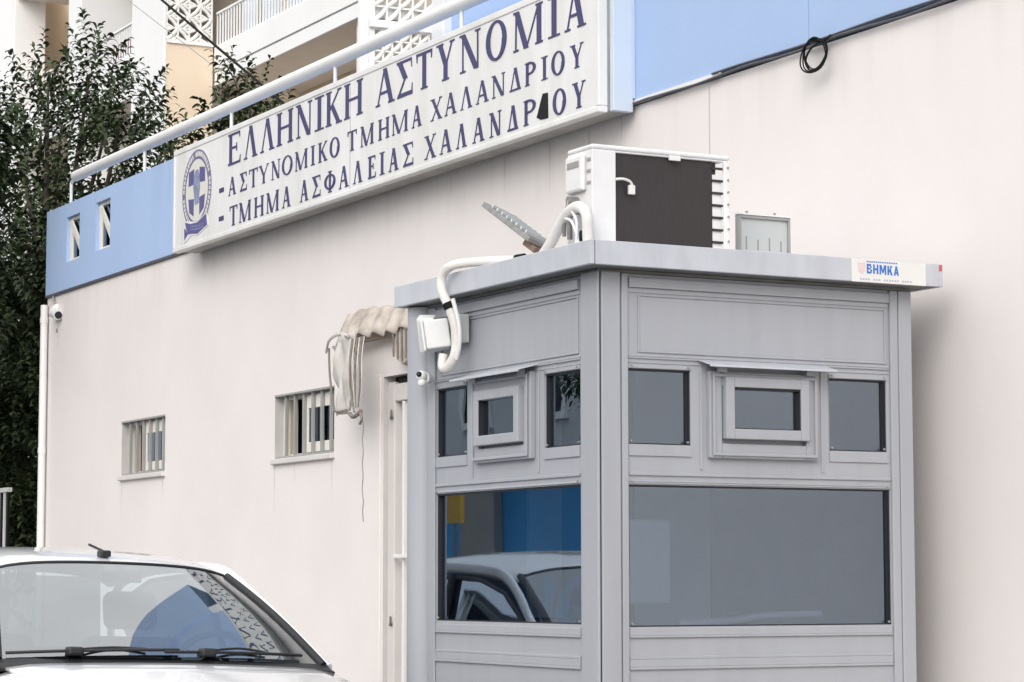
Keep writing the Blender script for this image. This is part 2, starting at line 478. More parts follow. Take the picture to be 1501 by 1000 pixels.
# windows
for k, (a, b, c, d) in enumerate(WIN):
    y = WY + 0.085
    w = b - a
    fr = MB()
    fr.box(a, a + 0.03, y - 0.02, y + 0.05, c, d)
    fr.box(b - 0.04, b, y - 0.02, y + 0.05, c, d)
    fr.box(a + 0.03, b - 0.04, y - 0.02, y + 0.05, d - 0.035, d)
    fr.box(a + 0.03, b - 0.04, y - 0.02, y + 0.05, c, c + 0.035)
    win = fr.build('window', M['window_white'], ps, bevel=0.004)
    sx0 = a + w * 0.43
    sa = MB()
    sa.box(sx0, sx0 + 0.05, y - 0.045, y - 0.022, c + 0.03, d - 0.03)
    sa.box(b - 0.085, b - 0.03, y - 0.045, y - 0.022, c + 0.03, d - 0.03)
    sa.box(sx0 + 0.05, b - 0.085, y - 0.045, y - 0.022, d - 0.12, d - 0.03)
    sa.box(sx0 + 0.05, b - 0.085, y - 0.045, y - 0.022, c + 0.03, c + 0.10)
    sa.build('sash', M['window_white'], win, bevel=0.003)
    MB().box(sx0 + 0.05, b - 0.085, y - 0.036, y - 0.030, c + 0.10, d - 0.12).build('pane', M['pane'], win)
    MB().box(sx0 + 0.05, b - 0.085, y - 0.018, y - 0.012, c + 0.10, d - 0.12).build('window_backing', M['cable_grey'], win)
    MB().box(a - 0.05, b + 0.05, y + 0.4, y + 0.42, c - 0.1, d + 0.1).box(a - 0.05, a - 0.03, y + 0.05, y + 0.4, c - 0.1, d + 0.1).box(
        b + 0.03, b + 0.05, y + 0.05, y + 0.4, c - 0.1, d + 0.1).build('dark_interior', M['dark_room'], win)
    cu = MB()
    cu.grid([[(a + 0.01 + 0.012 * i, y + 0.02 + 0.010 * math.sin(i * 1.3), z) for i in range(int(w * 0.15 / 0.012))] for z in (c, d)])
    cu.build('curtain', M['curtain'], win)
    br = MB()
    for i in range(1, 7):
        x = a + w * i / 6.65
        br.box(x - 0.0085, x + 0.0085, WY + 0.012, WY + 0.036, c + 0.022, d)
    br.box(a, b, WY + 0.010, WY + 0.038, c + 0.006, c + 0.022)
    br.build('window_bars', M['bar'], win, bevel=0.003)
    MB().box(a - 0.015, b + 0.01, WY - 0.03, WY + 0.06, c - 0.033, c + 0.004).build('sill', M['door'], win, bevel=0.006)
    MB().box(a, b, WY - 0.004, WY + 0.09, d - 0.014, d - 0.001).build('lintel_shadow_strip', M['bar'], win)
# small square windows in the blue band
for (a, b, c, d) in NI:
    y = WY + 0.048
    n = MB()
    n.box(a, a + 0.06, y - 0.03, y, c, d)
    n.box(b - 0.03, b, y - 0.03, y, c, d)
    n.box(a + 0.06, b - 0.03, y - 0.03, y, d - 0.03, d)
    n.box(a + 0.06, b - 0.03, y - 0.03, y, c, c + 0.03)
    sw = n.build('square_window', M['window_white'], ps, bevel=0.004)
    MB().prism([(a + 0.03, d - 0.04), (a + 0.085, d - 0.03), (b - 0.035, c + 0.15), (b - 0.035, c + 0.06)], y - 0.048, y - 0.031,
               lambda u, v, dd: (u, dd, v)).build('tilted_sash_stay', M['window_white'], sw)
    MB().box(a + 0.04, b - 0.02, y - 0.015, y - 0.008, c + 0.02, d - 0.02).build('pane', M['pane'], sw)
    MB().box(a, b, y + 0.002, y + 0.01, c, d).build('window_backing', M['trim_blue'], sw)
# door
a, b, c, d = DOOR
y = WY + 0.085
db = MB()
db.box(a, a + 0.10, y - 0.055, y + 0.05, c, d - 0.035)
db.box(a + 0.10, b, y - 0.055, y + 0.05, d - 0.16, d - 0.05)
db.box(b - 0.1, b, y - 0.05, y + 0.05, c, d - 0.16)
dr = db.build('door', M['door'], ps, bevel=0.006)
MB().box(a + 0.10, b - 0.1, y + 0.02, y + 0.06, c, d - 0.16).build('door_leaf', M['door'], dr)
st = MB()
for i in range(6):
    x = a + 0.20 + i * 0.13
    st.box(x, x + 0.028, y - 0.05, y + 0.018, c + 0.03, d - 0.165)
st.build('door_stile', M['white_paint'], dr, bevel=0.004)
st = MB()
for i in range(6):
    x = a + 0.185 + i * 0.13
    st.box(x, x + 0.010, y - 0.001, y + 0.019, c + 0.03, d - 0.165)
st.build('door_slot', M['gasket'], dr)
MB().box(a + 0.12, b - 0.1, y - 0.075, y - 0.057, 1.562, 1.585).build('push_bar', M['white_paint'], dr, bevel=0.004)
MB().box(a + 0.105, a + 0.35, y - 0.03, y + 0.0, d - 0.048, d - 0.012).build('door_gap', M['dark_room'], dr)
for z in (2.45, 1.15):
    MB().tube([(a + 0.072, y - 0.058, z), (a + 0.072, y - 0.072, z)], 0.012).tube(
        [(a + 0.072, y - 0.07, z), (a + 0.09, y - 0.074, z), (a + 0.09, y - 0.074, z + 0.05)], 0.007).build('door_hook', M['steel'], dr)
# architrave proud of the wall round the door
MB().box(a - 0.09, a - 0.03, WY - 0.012, WY, c, d + 0.02).build('door_architrave', M['cream'], dr, bevel=0.004)

# rainwater pipe at the corner
dp = MB()
dp.tube([(-21.60, WY - 0.045, 0.05), (-21.60, WY - 0.045, 3.86)], 0.032, 14)
for z in (0.8, 2.55, 3.7):
    dp.tube([(-21.60, WY - 0.045, z), (-21.60, WY - 0.045, z + 0.05)], 0.036, 14)
tag(dp.build('rainwater_pipe', M['white_paint']), 'white rainwater pipe running down the far left corner of the cream wall', 'pipe')

# ------------------------------------------------------------------ handrail above the blue band
hr = thing('handrail', 'white tubular handrail running above the blue band and sign', 'railing', (-17, 6.78, 4.7))
RZ = 4.925
MB().tube([(-21.0, 6.78, RZ + 0.008), (-17, 6.78, RZ), (-12.2, 6.78, RZ - 0.012)], 0.046, 16).build('rail', M['white_paint'], hr)
for i in range(5):
    x = -21.12 + i * 1.90
    MB().tube([(x, 6.78, 4.695), (x, 6.78, RZ - 0.03)], 0.014, 8).build('post', M['white_paint'], hr)
MB().tube([(-21.12, 6.78, RZ - 0.035), (-20.98, 6.78, RZ + 0.008)], 0.014, 8).build('end_bracket', M['white_paint'], hr)
# ------------------------------------------------------------------ sign
SY = 6.54
SX0, SX1, SZ0, SZ1 = -17.87, -11.425, 3.885, 4.648
sg = thing('station_sign', 'long white sign box with purple Greek lettering and round emblem on the wall', 'sign', (-14.6, SY, SZ0))
mb = MB()
mb.box(SX0, SX1, SY + 0.012, WY - 0.02, SZ0 + 0.005, SZ1 - 0.012)
mb.build('sign_box', M['sign_edge'], sg, bevel=0.004)
mb = MB()
mb.box(SX0 - 0.008, SX1 + 0.008, SY - 0.006, SY + 0.05, SZ1 - 0.035, SZ1 + 0.006)
mb.box(SX0 - 0.008, SX1 + 0.008, SY - 0.006, SY + 0.05, SZ0 - 0.006, SZ0 + 0.028)
mb.box(SX0 - 0.008, SX0 + 0.020, SY - 0.006, SY + 0.05, SZ0 + 0.028, SZ1 - 0.035)
mb.box(SX1 - 0.03, SX1 + 0.008, SY - 0.006, SY + 0.05, SZ0 + 0.028, SZ1 - 0.035)
mb.build('sign_frame', M['sign_white'], sg, bevel=0.006)
seams = [SX0 + 0.02, -14.632, -12.02, SX1 - 0.03]
fc = MB()
for p, q in zip(seams, seams[1:]):
    fc.box(p + 0.002, q - 0.002, SY, SY + 0.01, SZ0 + 0.028, SZ1 - 0.035)
fc.build('sign_face', M['sign_white'], sg)
MB().box(SX1 + 0.01, SX1 + 0.05, SY + 0.06, WY - 0.03, SZ0, SZ1 + 0.9).build('side_trim', M['trim_blue'], sg, bevel=0.004)
MB().box(-11.528, -11.38, WY - 0.045, WY - 0.013, 3.96, 5.6).build('blue_side_trim', M['trim_blue'], sg, bevel=0.004)

def glyph(ch, w, h):
    t, n, sf = 0.225 * h, 0.072 * h, 0.048 * h
    out = []
    def st(x0, z0, x1, z1, wd): out.append([(x0 - wd / 2, z0), (x0 + wd / 2, z0), (x1 + wd / 2, z1), (x1 - wd / 2, z1)])
    def ser(x, z, wd): out.append([(x - wd / 2, z), (x + wd / 2, z), (x + wd / 2, z + sf), (x - wd / 2, z + sf)])
    def ring(cx, cz, rx, rz, tx, tz, a0=0, a1=360):
        k = 28
        for i in range(k):
            p, q = R(a0 + (a1 - a0) * i / k), R(a0 + (a1 - a0) * (i + 1) / k)
            out.append([(cx + rx * math.cos(p), cz + rz * math.sin(p)), (cx + rx * math.cos(q), cz + rz * math.sin(q)),
                        (cx + (rx - tx) * math.cos(q), cz + (rz - tz) * math.sin(q)), (cx + (rx - tx) * math.cos(p), cz + (rz - tz) * math.sin(p))])
    s2 = t * 1.8
    if ch in 'ΑΛΔ':
        m = 0.48 * w
        st(n + 0.06 * w, 0, m, h, n); st(w - t * 0.75, 0, m + t * 0.12, h, t * 1.05)
        if ch == 'Α':
            out.append([(0.26 * w, 0.30 * h), (0.72 * w, 0.30 * h), (0.70 * w, 0.30 * h + n), (0.28 * w, 0.30 * h + n)])
        if ch == 'Δ':
            out.append([(0.02 * w, 0), (0.98 * w, 0), (0.96 * w, 0.085 * h), (0.05 * w, 0.085 * h)])
        else:
            ser(n + 0.07 * w, 0, t * 1.25); ser(w - t * 0.75, 0, s2)
    elif ch == 'Η':
        for x in (t * 0.9, w - t * 0.9):
            st(x, 0, x, h, t); ser(x, 0, s2); ser(x, h - sf, s2)
        out.append([(t, 0.48 * h), (w - t, 0.48 * h), (w - t, 0.48 * h + n), (t, 0.48 * h + n)])
    elif ch == 'Ε':
        st(t * 0.9, 0, t * 0.9, h, t)
        for z, e in ((0, 0.98), (h - n, 0.94)):
            out.append([(0, z), (e * w, z), (e * w, z + n), (0, z + n)])
        out.append([(t, 0.5 * h), (0.68 * w, 0.5 * h), (0.68 * w, 0.5 * h + n), (t, 0.5 * h + n)])
        out.append([(0.90 * w, 0), (0.98 * w, 0), (w, 0.24 * h), (0.97 * w, 0.24 * h)])
        out.append([(0.86 * w, h), (0.94 * w, h), (0.95 * w, 0.80 * h), (0.92 * w, 0.80 * h)])
        out.append([(0.66 * w, 0.40 * h), (0.71 * w, 0.40 * h), (0.71 * w, 0.66 * h), (0.66 * w, 0.66 * h)])
    elif ch == 'Ν':
        st(0.16 * w, 0, 0.16 * w, h, n); st(0.86 * w, 0, 0.86 * w, h, n)
        st(0.86 * w - t * 0.35, 0, 0.16 * w, h, t * 1.15)
        ser(0.16 * w, 0, t * 1.35); ser(0.86 * w, h - sf, t * 1.35); ser(0.12 * w, h - sf, t * 1.2)
    elif ch == 'Ι':
        st(w / 2, 0, w / 2, h, t * 1.05); ser(w / 2, 0, w); ser(w / 2, h - sf, w)
    elif ch == 'Κ':
        st(t * 0.9, 0, t * 0.9, h, t); ser(t * 0.9, 0, s2); ser(t * 0.9, h - sf, s2)
        st(t * 1.1, 0.42 * h, 0.86 * w, h, n * 1.3); st(w - t * 0.8, 0, t * 1.9, 0.58 * h, t * 1.1)
        ser(w - t * 0.8, 0, s2); ser(0.86 * w, h - sf, t * 1.2)
    elif ch == 'Σ':
        out.append([(0, h - n), (0.95 * w, h - n), (0.95 * w, h), (0, h)])
        out.append([(0.02 * w, 0), (w, 0), (w, 0.11 * h), (0.10 * w, 0.11 * h)])
        st(0.56 * w, 0.48 * h, t * 0.7, h, t * 1.2); st(n, 0, 0.56 * w, 0.52 * h, n * 1.4)
        out.append([(0.89 * w, h), (0.95 * w, h), (0.97 * w, 0.74 * h), (0.94 * w, 0.74 * h)])
        out.append([(0.94 * w, 0), (w, 0), (w, 0.30 * h), (0.97 * w, 0.30 * h)])
    elif ch == 'Τ':
        st(w / 2, 0, w / 2, h, t); ser(w / 2, 0, s2)
        out.append([(0, h - n), (w, h - n), (w, h), (0, h)])
        for x in (0.03 * w, 0.97 * w):
            out.append([(x - n * 0.6, h), (x + n * 0.6, h), (x + n * 0.25, 0.76 * h), (x - n * 0.25, 0.76 * h)])
    elif ch == 'Υ':
        st(w / 2, 0, w / 2, 0.47 * h, t); ser(w / 2, 0, s2)
        st(w / 2, 0.42 * h, t * 0.75, h, t * 1.05); st(w / 2 + t * 0.2, 0.42 * h, w - t * 0.5, h, n)
        ser(t * 0.75, h - sf, s2); ser(w - t * 0.5, h - sf, t * 1.25)
    elif ch == 'Ο':
        ring(w / 2, h / 2, w / 2, h * 0.515, t, n * 0.9)
    elif ch == 'Μ':
        st(0.08 * w, 0, 0.10 * w, h, n); st(0.44 * w, 0, t * 0.75, h, t * 1.1)
        st(0.45 * w, 0, 0.86 * w, h, n); st(w - t * 0.85, 0, w - t * 0.85, h, t)
        ser(0.09 * w, 0, t * 1.2); ser(w - t * 0.85, 0, t * 1.7); ser(t * 0.6, h - sf, t * 1.2); ser(w - t * 0.8, h - sf, t * 1.6)
    elif ch == 'Χ':
        st(w - t * 0.8, 0, t * 0.8, h, t * 1.1); st(t * 0.55, 0, w - t * 0.6, h, n)
        ser(w - t * 0.8, 0, s2); ser(t * 0.8, h - sf, s2); ser(t * 0.55, 0, t * 1.3); ser(w - t * 0.6, h - sf, t * 1.3)
    elif ch == 'Ρ':
        st(t * 0.9, 0, t * 0.9, h, t); ser(t * 0.9, 0, s2); ser(t * 0.7, h - sf, t * 1.4)
        ring(0.45 * w, 0.735 * h, 0.53 * w, 0.265 * h, t * 0.95, n, -90, 90)
        for z in (h - n, 0.47 * h): out.append([(t, z), (0.46 * w, z), (0.46 * w, z + n), (t, z + n)])
    elif ch == 'Φ':
        st(w / 2, 0, w / 2, h, t * 0.95); ser(w / 2, 0, s2); ser(w / 2, h - sf, s2)
        ring(w / 2, h / 2, w / 2, h * 0.36, t * 0.95, n)
    return out

def text_line(name, text, spans, z0, z1):
    fn = lambda a, b, d: (a, d, b)
    i = 0
    for ch in text:
        if ch == ' ': continue
        x0, x1 = spans[i]; i += 1
        mb = MB()
        for k, poly in enumerate(glyph(ch, x1 - x0, z1 - z0)):
            mb.prism([(x0 + a, z0 + b) for a, b in poly], SY - 0.0005, SY - 0.0035 - 0.00012 * k, fn)
        mb.build(name, M['letter'], sg)
L1 = [(-16.76, -16.523), (-16.459, -16.217), (-16.154, -15.907), (-15.858, -15.571), (-15.524, -15.246), (-15.2, -15.054), (-15.021, -14.768), (-14.725, -14.438), (-14.242, -13.97), (-13.93, -13.706), (-13.648, -13.435), (-13.366, -13.137), (-13.066, -12.793), (-12.724, -12.471), (-12.388, -12.042), (-11.979, -11.847), (-11.793, -11.567)]
L2 = [(-16.752, -16.608), (-16.529, -16.401), (-16.354, -16.198), (-16.173, -15.999), (-15.95, -15.792), (-15.756, -15.577), (-15.53, -15.321), (-15.264, -15.196), (-15.139, -14.994), (-14.95, -14.797), (-14.667, -14.529), (-14.466, -14.27), (-14.198, -14.037), (-13.997, -13.771), (-13.713, -13.58), (-13.448, -13.3), (-13.263, -13.11), (-13.056, -12.906), (-12.853, -12.698), (-12.656, -12.488), (-12.438, -12.298), (-12.25, -12.122), (-12.058, -11.988), (-11.941, -11.795), (-11.726, -11.591)]
L3 = [(-16.72, -16.576), (-16.537, -16.319), (-16.256, -16.081), (-16.031, -15.812), (-15.751, -15.609), (-15.445, -15.306), (-15.238, -15.102), (-15.035, -14.859), (-14.805, -14.654), (-14.58, -14.443), (-14.35, -14.237), (-14.176, -14.105), (-14.045, -13.906), (-13.838, -13.693), (-13.531, -13.382), (-13.327, -13.172), (-13.109, -12.976), (-12.897, -12.75), (-12.681, -12.538), (-12.463, -12.331), (-12.267, -12.122), (-11.926, -11.781), (-11.705, -11.571)]
text_line('heading_letter', 'ΕΛΛΗΝΙΚΗ ΑΣΤΥΝΟΜΙΑ', L1, 4.375, 4.602)
text_line('middle_letter', 'ΑΣΤΥΝΟΜΙΚΟ ΤΜΗΜΑ ΧΑΛΑΝΔΡΙΟΥ', L2, 4.158, 4.288)
text_line('bottom_letter', 'ΤΜΗΜΑ ΑΣΦΑΛΕΙΑΣ ΧΑΛΑΝΔΡΟΥ', L3, 3.937, 4.078)
for z in (4.205, 4.0):
    MB().box(-16.93, -16.84, SY - 0.0035, SY - 0.0005, z, z + 0.032).build('dash', M['letter'], sg)
MB().prism([(-12.045, 4.084), (-11.985, 4.08), (-11.981, 3.939), (-12.067, 3.942), (-12.115, 3.962)], SY - 0.0025, SY - 0.0005,
           lambda a, b, d: (a, d, b)).build('broken_hole', M['hole'], sg)
# dirt line along the panel joint
MB().box(-14.634, -14.630, SY - 0.0022, SY - 0.0005, SZ0 + 0.03, 4.58).build('panel_joint', M['sign_edge'], sg)
# emblem
ex, ez, er = -17.385, 4.292, 0.30
em = thing('emblem', None, None, (ex, SY, ez))
del_keys = [k for k in em.keys()]
em.parent = sg
em.matrix_parent_inverse = Matrix.Translation(sg.location).inverted()
def disc(r0, r1, m, d, name, a0=0, a1=360, k=48, squash=1.0):
    mb = MB()
    for i in range(k):
        p, q = R(a0 + (a1 - a0) * i / k), R(a0 + (a1 - a0) * (i + 1) / k)
        mb.prism([(ex + r1 * math.cos(p), ez + r1 * math.sin(p) * squash), (ex + r1 * math.cos(q), ez + r1 * math.sin(q) * squash),
                  (ex + r0 * math.cos(q), ez + r0 * math.sin(q) * squash), (ex + r0 * math.cos(p), ez + r0 * math.sin(p) * squash)],
                 SY - 0.0005, SY - d, lambda a, b, dd: (a, dd, b))
    return mb.build(name, m, em)
disc(0.0, er + 0.014, M['sign_white'], 0.002, 'emblem_border')
disc(er * 0.80, er, M['emblem_ring'], 0.003, 'emblem_ring')
disc(0.0, er * 0.80, M['emblem_pale'], 0.0026, 'emblem_field')
disc(er * 0.77, er * 0.80, M['emblem_blue'], 0.0034, 'emblem_inner_line')
disc(er * 0.985, er * 1.0, M['emblem_blue'], 0.0034, 'emblem_outer_line')
for i in range(40):
    mk = MB()
    an = R(-60 + 300 * (i + 0.5) / 40)
    if i % 11 == 10: continue
    rr = er * 0.895
    c, s_ = math.cos(an), math.sin(an)
    wd, hg = 0.010 + 0.004 * rng.random(), 0.019
    pts = [(-wd, -hg), (-wd * 0.2, -hg), (-wd * 0.2, hg * 0.2), (wd * 0.3, -hg), (wd, -hg), (wd, hg), (wd * 0.4, hg), (wd * 0.2, hg * 0.5), (-wd, hg)]
    mk.prism([(ex + c * (rr + b) - s_ * -a, ez + s_ * (rr + b) + c * -a) for a, b in pts], SY - 0.0005, SY - 0.0040, lambda a, b, dd: (a, dd, b))
    mk.build('emblem_ring_letter', M['emblem_pale'], em)
f3 = lambda a, b, dd: (ex + a, dd, ez + b)
for sx in (-1, 1):
    sh = MB()
    sh.prism([(sx * 0.055, 0.165), (sx * 0.165, 0.15), (sx * 0.17, 0.045), (sx * 0.06, 0.05)], SY - 0.0005, SY - 0.0040, f3)
    sh.build('emblem_cross_quarter', M['emblem_blue'], em)
    sh = MB()
    sh.prism([(sx * 0.055, -0.06), (sx * 0.17, -0.05), (sx * 0.15, -0.15), (sx * 0.06, -0.19)], SY - 0.0005, SY - 0.0040, f3)
    sh.build('emblem_cross_quarter', M['emblem_blue'], em)

fg = MB()
fg.prism([(-0.05, 0.12), (-0.02, 0.15), (0.03, 0.15), (0.055, 0.11), (0.07, 0.02), (0.05, -0.05), (0.045, -0.10), (-0.03, -0.11), (-0.05, -0.04), (-0.07, 0.02)],
         SY - 0.0005, SY - 0.0046, f3)
fg.build('emblem_figure', M['emblem_grey'], em)
f4 = lambda a, b, dd: (ex + a, dd, ez - 0.19 + (b + 0.19) * 0.66)
rb = MB()
rb.prism([(-0.235, -0.225), (-0.12, -0.262), (0.02, -0.27), (0.20, -0.205), (0.225, -0.335), (0.03, -0.40), (-0.12, -0.375), (-0.20, -0.32)], SY - 0.0005, SY - 0.0052, f4)
rb.prism([(-0.25, -0.285), (-0.20, -0.325), (-0.11, -0.380), (-0.17, -0.372), (-0.245, -0.43)], SY - 0.0005, SY - 0.0050, f4)
rb.build('emblem_ribbon', M['emblem_blue'], em)
wb = MB()
wb.prism([(-0.262, -0.275), (-0.238, -0.212), (0.01, -0.258), (0.21, -0.192), (0.243, -0.345), (0.03, -0.416), (-0.10, -0.392), (-0.235, -0.455), (-0.262, -0.452)],
         SY - 0.0005, SY - 0.0044, f4)
wb.build('emblem_ribbon_border', M['sign_white'], em)
rl = MB()
for r_ in range(2):
    for i in range(9):
        x = -0.11 + i * 0.03
        z = -0.302 - 0.034 * r_ - 0.022 * math.sin((x + 0.13) * 6) + 0.10 * max(0, x - 0.02)
        rl.prism([(x, z), (x + 0.018, z), (x + 0.018, z + 0.017), (x, z + 0.017)], SY - 0.0005, SY - 0.0058, f4)
rl.build('emblem_ribbon_lettering', M['emblem_grey'], em)

# ------------------------------------------------------------------ cable along the band and coil
cb = MB()
pts = [(-11.5 + 0.25 * i, WY - 0.03 + 0.004 * math.sin(i * 2.1), 3.928 + 0.006 * math.sin(i * 1.7)) for i in range(80)]
cb.tube(pts, 0.007, 8)
pts = [(-10.6 + 0.25 * i, WY - 0.028, 3.948 + 0.004 * math.sin(i * 1.1 + 1)) for i in range(76)]
cb.tube(pts, 0.0055, 8)
c0 = cb.build('cable_run', M['conduit'])
tag(c0, 'dark cable run clipped along the foot of the blue wall right of the sign', 'cable')
cl = MB()
for i in range(4):
    rx, rz = 0.090 + 0.004 * i, 0.070 + 0.004 * i
    pts = []
    for k in range(33):
        an = 2 * math.pi * k / 32
        pts.append((-9.652 + 0.006 * i + rx * math.cos(an), WY - 0.055 - 0.01 * i + 0.008 * math.sin(an * 2 + i), 3.872 - 0.004 * i + rz * math.sin(an)))
    cl.tube(pts, 0.0036, 6, cap=False)
cl.tube(spline([(-9.74, WY - 0.07, 3.90), (-9.66, WY - 0.08, 3.93), (-9.58, WY - 0.06, 3.92), (-9.55, WY - 0.04, 3.945)]), 0.005, 6)
cl.tube(spline([(-9.68, WY - 0.075, 3.80), (-9.69, WY - 0.085, 3.85), (-9.63, WY - 0.085, 3.90), (-9.56, WY - 0.05, 3.93)]), 0.005, 6)
tag(cl.build('cable_coil', M['cable_black']), 'coil of spare black cable hanging from the edge of the blue wall', 'cable')

# ------------------------------------------------------------------ cctv cameras
def cctv(loc, label, rot, s=1.0):
    t = thing('security_camera', label, 'camera', loc)
    mtx = Matrix.Translation(Vector(loc)) @ Matrix.Rotation(rot, 4, 'Z') @ Matrix.Scale(s, 4)
    P = lambda x, y, z: tuple(mtx @ Vector((x, y, z)))
    MB().tube([P(0, 0.0, 0), P(0, -0.012, 0)], 0.05 * s, 16).build('base_plate', M['plastic_white'], t)
    MB().tube(spline([P(0, -0.012, 0), P(0, -0.04, -0.01), P(0.0, -0.06, -0.04)]), 0.014 * s, 8).build('arm', M['plastic_white'], t)
    b = MB().tube([P(-0.03, -0.02, -0.03), P(0.02, -0.09, -0.05), P(0.05, -0.135, -0.062)], 0.045 * s, 14).build('camera_body', M['plastic_white'], t)
    MB().tube([P(0.049, -0.134, -0.062), P(0.056, -0.144, -0.064)], 0.032 * s, 14).build('lens', M['gasket'], b)
    return t
c1 = cctv((-21.36, WY, 3.80), 'small white security camera at the far left end of the cream wall', R(55))
MB().tube(spline([(-21.44, WY - 0.01, 3.93), (-21.40, WY - 0.03, 3.90), (-21.38, WY - 0.015, 3.84)]), 0.008, 6).build('lead', M['cable_grey'], c1)
MB().box(-21.36, -21.33, WY - 0.012, WY, 3.60, 3.63).build('cable_clip', M['cable_grey'], c1)

# ------------------------------------------------------------------ corrugated awning, rolled tarp, cords, lamp over the door
aw = thing('door_awning', 'small weathered corrugated canopy over the cream side door', 'awning', (-13.5, WY, 3.0))
P = []
n = 110
for j in range(9):
    t = j / 8
    row = []
    for i in range(n + 1):
        x = -15.08 + 2.1 * i / n
        sag_ = 0.05 * max(0, 1 - i / 9) ** 2 * t
        row.append((x + 0.012 * math.sin(i * 0.23) * t, 6.742 - 0.09 * t - 0.012 * t * math.cos(2 * math.pi * (x + 14.9) / 0.205),
                    3.16 - 0.10 * t - 0.085 * t * t + 0.015 * math.cos(2 * math.pi * (x + 14.9) / 0.205) * (0.35 + 0.65 * t) - sag_ + 0.012 * math.sin(i * 0.11)))
    P.append(row)
MB().grid(P).build('corrugated_sheet', M['asbestos'], aw, solid=0.006)
bt = MB()
for x in (-14.9, -13.2):
    bt.tube([(x, 6.74, 2.86), (x, 6.67, 2.95)], 0.009, 6)
bt.tube([(-15.0, 6.675, 2.95), (-13.0, 6.675, 2.95)], 0.009, 6)
bt.build('support_frame', M['rust'], aw)
tp = thing('rolled_tarpaulin', 'off white rain tarpaulin rolled and tied at the left end of the door canopy', 'tarpaulin', (-14.8, 6.54, 2.9))
TX = lambda x: -14.1 + (x + 14.1) * 1.03 - 0.52
P = []
for j in range(15):
    v = j / 14
    row = []
    for i in range(17):
        u = i / 16
        x = -14.36 + 0.10 * v + (0.30 - 0.06 * v) * u + 0.010 * math.sin(v * 9 + u * 4)
        z = 2.905 - 0.45 * v + 0.05 * u * (1 - v) - 0.025 * (1 - v) * (1 - u) - 0.03 * max(0, v - 0.85) / 0.15 * (1 - u)
        row.append((TX(x), 6.535 + 0.018 * math.sin(v * 11 + u * 7) + 0.014 * math.sin(u * 15 + v * 2), z))
    P.append(row)
MB().grid(P).build('hanging_sheet', M['tarp'], tp, solid=0.006)
MB().tube(spline([(TX(-14.375), 6.52, 2.87), (TX(-14.35), 6.515, 2.70), (TX(-14.29), 6.515, 2.50), (TX(-14.24), 6.51, 2.452), (TX(-14.08), 6.51, 2.452)]), 0.007, 6).build('hem_cord', M['strap'], tp)
MB().tube(spline([(TX(-14.44), 6.53, 2.85), (TX(-14.33), 6.50, 2.915), (TX(-14.22), 6.51, 2.945), (TX(-14.08), 6.52, 2.925)]), 0.013, 8, flat=0.6).build('folded_edge', M['tarp'], tp)
for i in range(7):
    x = -14.04 + 0.034 * i
    cords = MB().tube(spline([(TX(x - 0.02), 6.525, 2.90), (TX(x + 0.006 * rng.uniform(-1, 1)), 6.50, 2.75), (TX(x + rng.uniform(-.012, .012)), 6.505, 2.58), (TX(-13.93 + 0.4 * (x + 13.93)), 6.51, 2.44 + rng.uniform(-.02, .02))]),
               0.007 + 0.004 * (i % 2), 7, flat=0.6)
    cords.build('tie_strap', M['strap'] if i % 2 else M['tarp'], tp)
cords = MB()
cords.tube(spline([(TX(-14.02), 6.505, 2.425), (TX(-13.93), 6.49, 2.40), (TX(-13.84), 6.50, 2.43)]), 0.014, 7)
cords.tube(spline([(TX(-13.86), 6.50, 2.43), (TX(-13.81), 6.49, 2.38), (TX(-13.84), 6.49, 2.35)]), 0.009, 6)
cords.build('strap_knot', M['strap'], tp)
tp.location.z += 0.045
wr = MB()
pts = []
for i in range(30):
    z = 2.41 - i * 0.0215
    pts.append((-14.37 + 0.006 * math.sin(i * 0.9) + (0.008 if i > 22 else 0), 6.52, z))
wr.tube(pts, 0.0035, 5)
tag(wr.build('loose_wire', M['cable_grey']), 'thin loose wire dangling below the rolled tarpaulin', 'wire')
lp = thing('wall_lamp', 'round beige wall lamp under the door canopy half behind the booth post', 'lamp', (-14.09, WY, 2.88))
MB().tube([(-14.09, WY, 2.88), (-14.09, WY - 0.05, 2.88), (-14.09, WY - 0.09, 2.88)], 0.15, 20, r_end=0.12).build('lamp_bowl', M['asbestos'], lp)
gb = MB()
for i in range(5):
    x = -14.21 + 0.06 * i
    gb.tube([(x, WY - 0.095, 2.77 + 0.02 * abs(i - 2)), (x, WY - 0.10, 2.99 - 0.02 * abs(i - 2))], 0.006, 6)
gb.build('lamp_guard', M['strap'], lp)

# ------------------------------------------------------------------ guard booth
XK, YK = -8.691, 4.971
XB, YB = -10.25, 6.49
bo = thing('guard_booth', 'grey aluminium guard booth with tinted windows standing against the cream wall', 'booth', ((XK + XB) / 2, (YK + YB) / 2, 0.12))
FR = lambda u, v, d: (XK + d, u, v)
FL = lambda u, v, d: (u, YK - d, v)
def fbox(mb, F, u0, u1, v0, v1, d0, d1):
    ps_ = [F(u, v, d) for u in (u0, u1) for v in (v0, v1) for d in (d0, d1)]
    mb.add(ps_, [(0, 1, 3, 2), (4, 6, 7, 5), (0, 4, 5, 1), (2, 3, 7, 6), (0, 2, 6, 4), (1, 5, 7, 3)])
def fring(mb, F, u0, u1, v0, v1, w, d0, d1, wb=None):
    wb = wb or w
    fbox(mb, F, u0, u0 + w, v0, v1, d0, d1)
    fbox(mb, F, u1 - w, u1, v0, v1, d0, d1)
    fbox(mb, F, u0 + w, u1 - w, v1 - w, v1, d0, d1)
    fbox(mb, F, u0 + w, u1 - w, v0, v0 + wb, d0, d1)
ZB, ZT = 0.14, 2.64

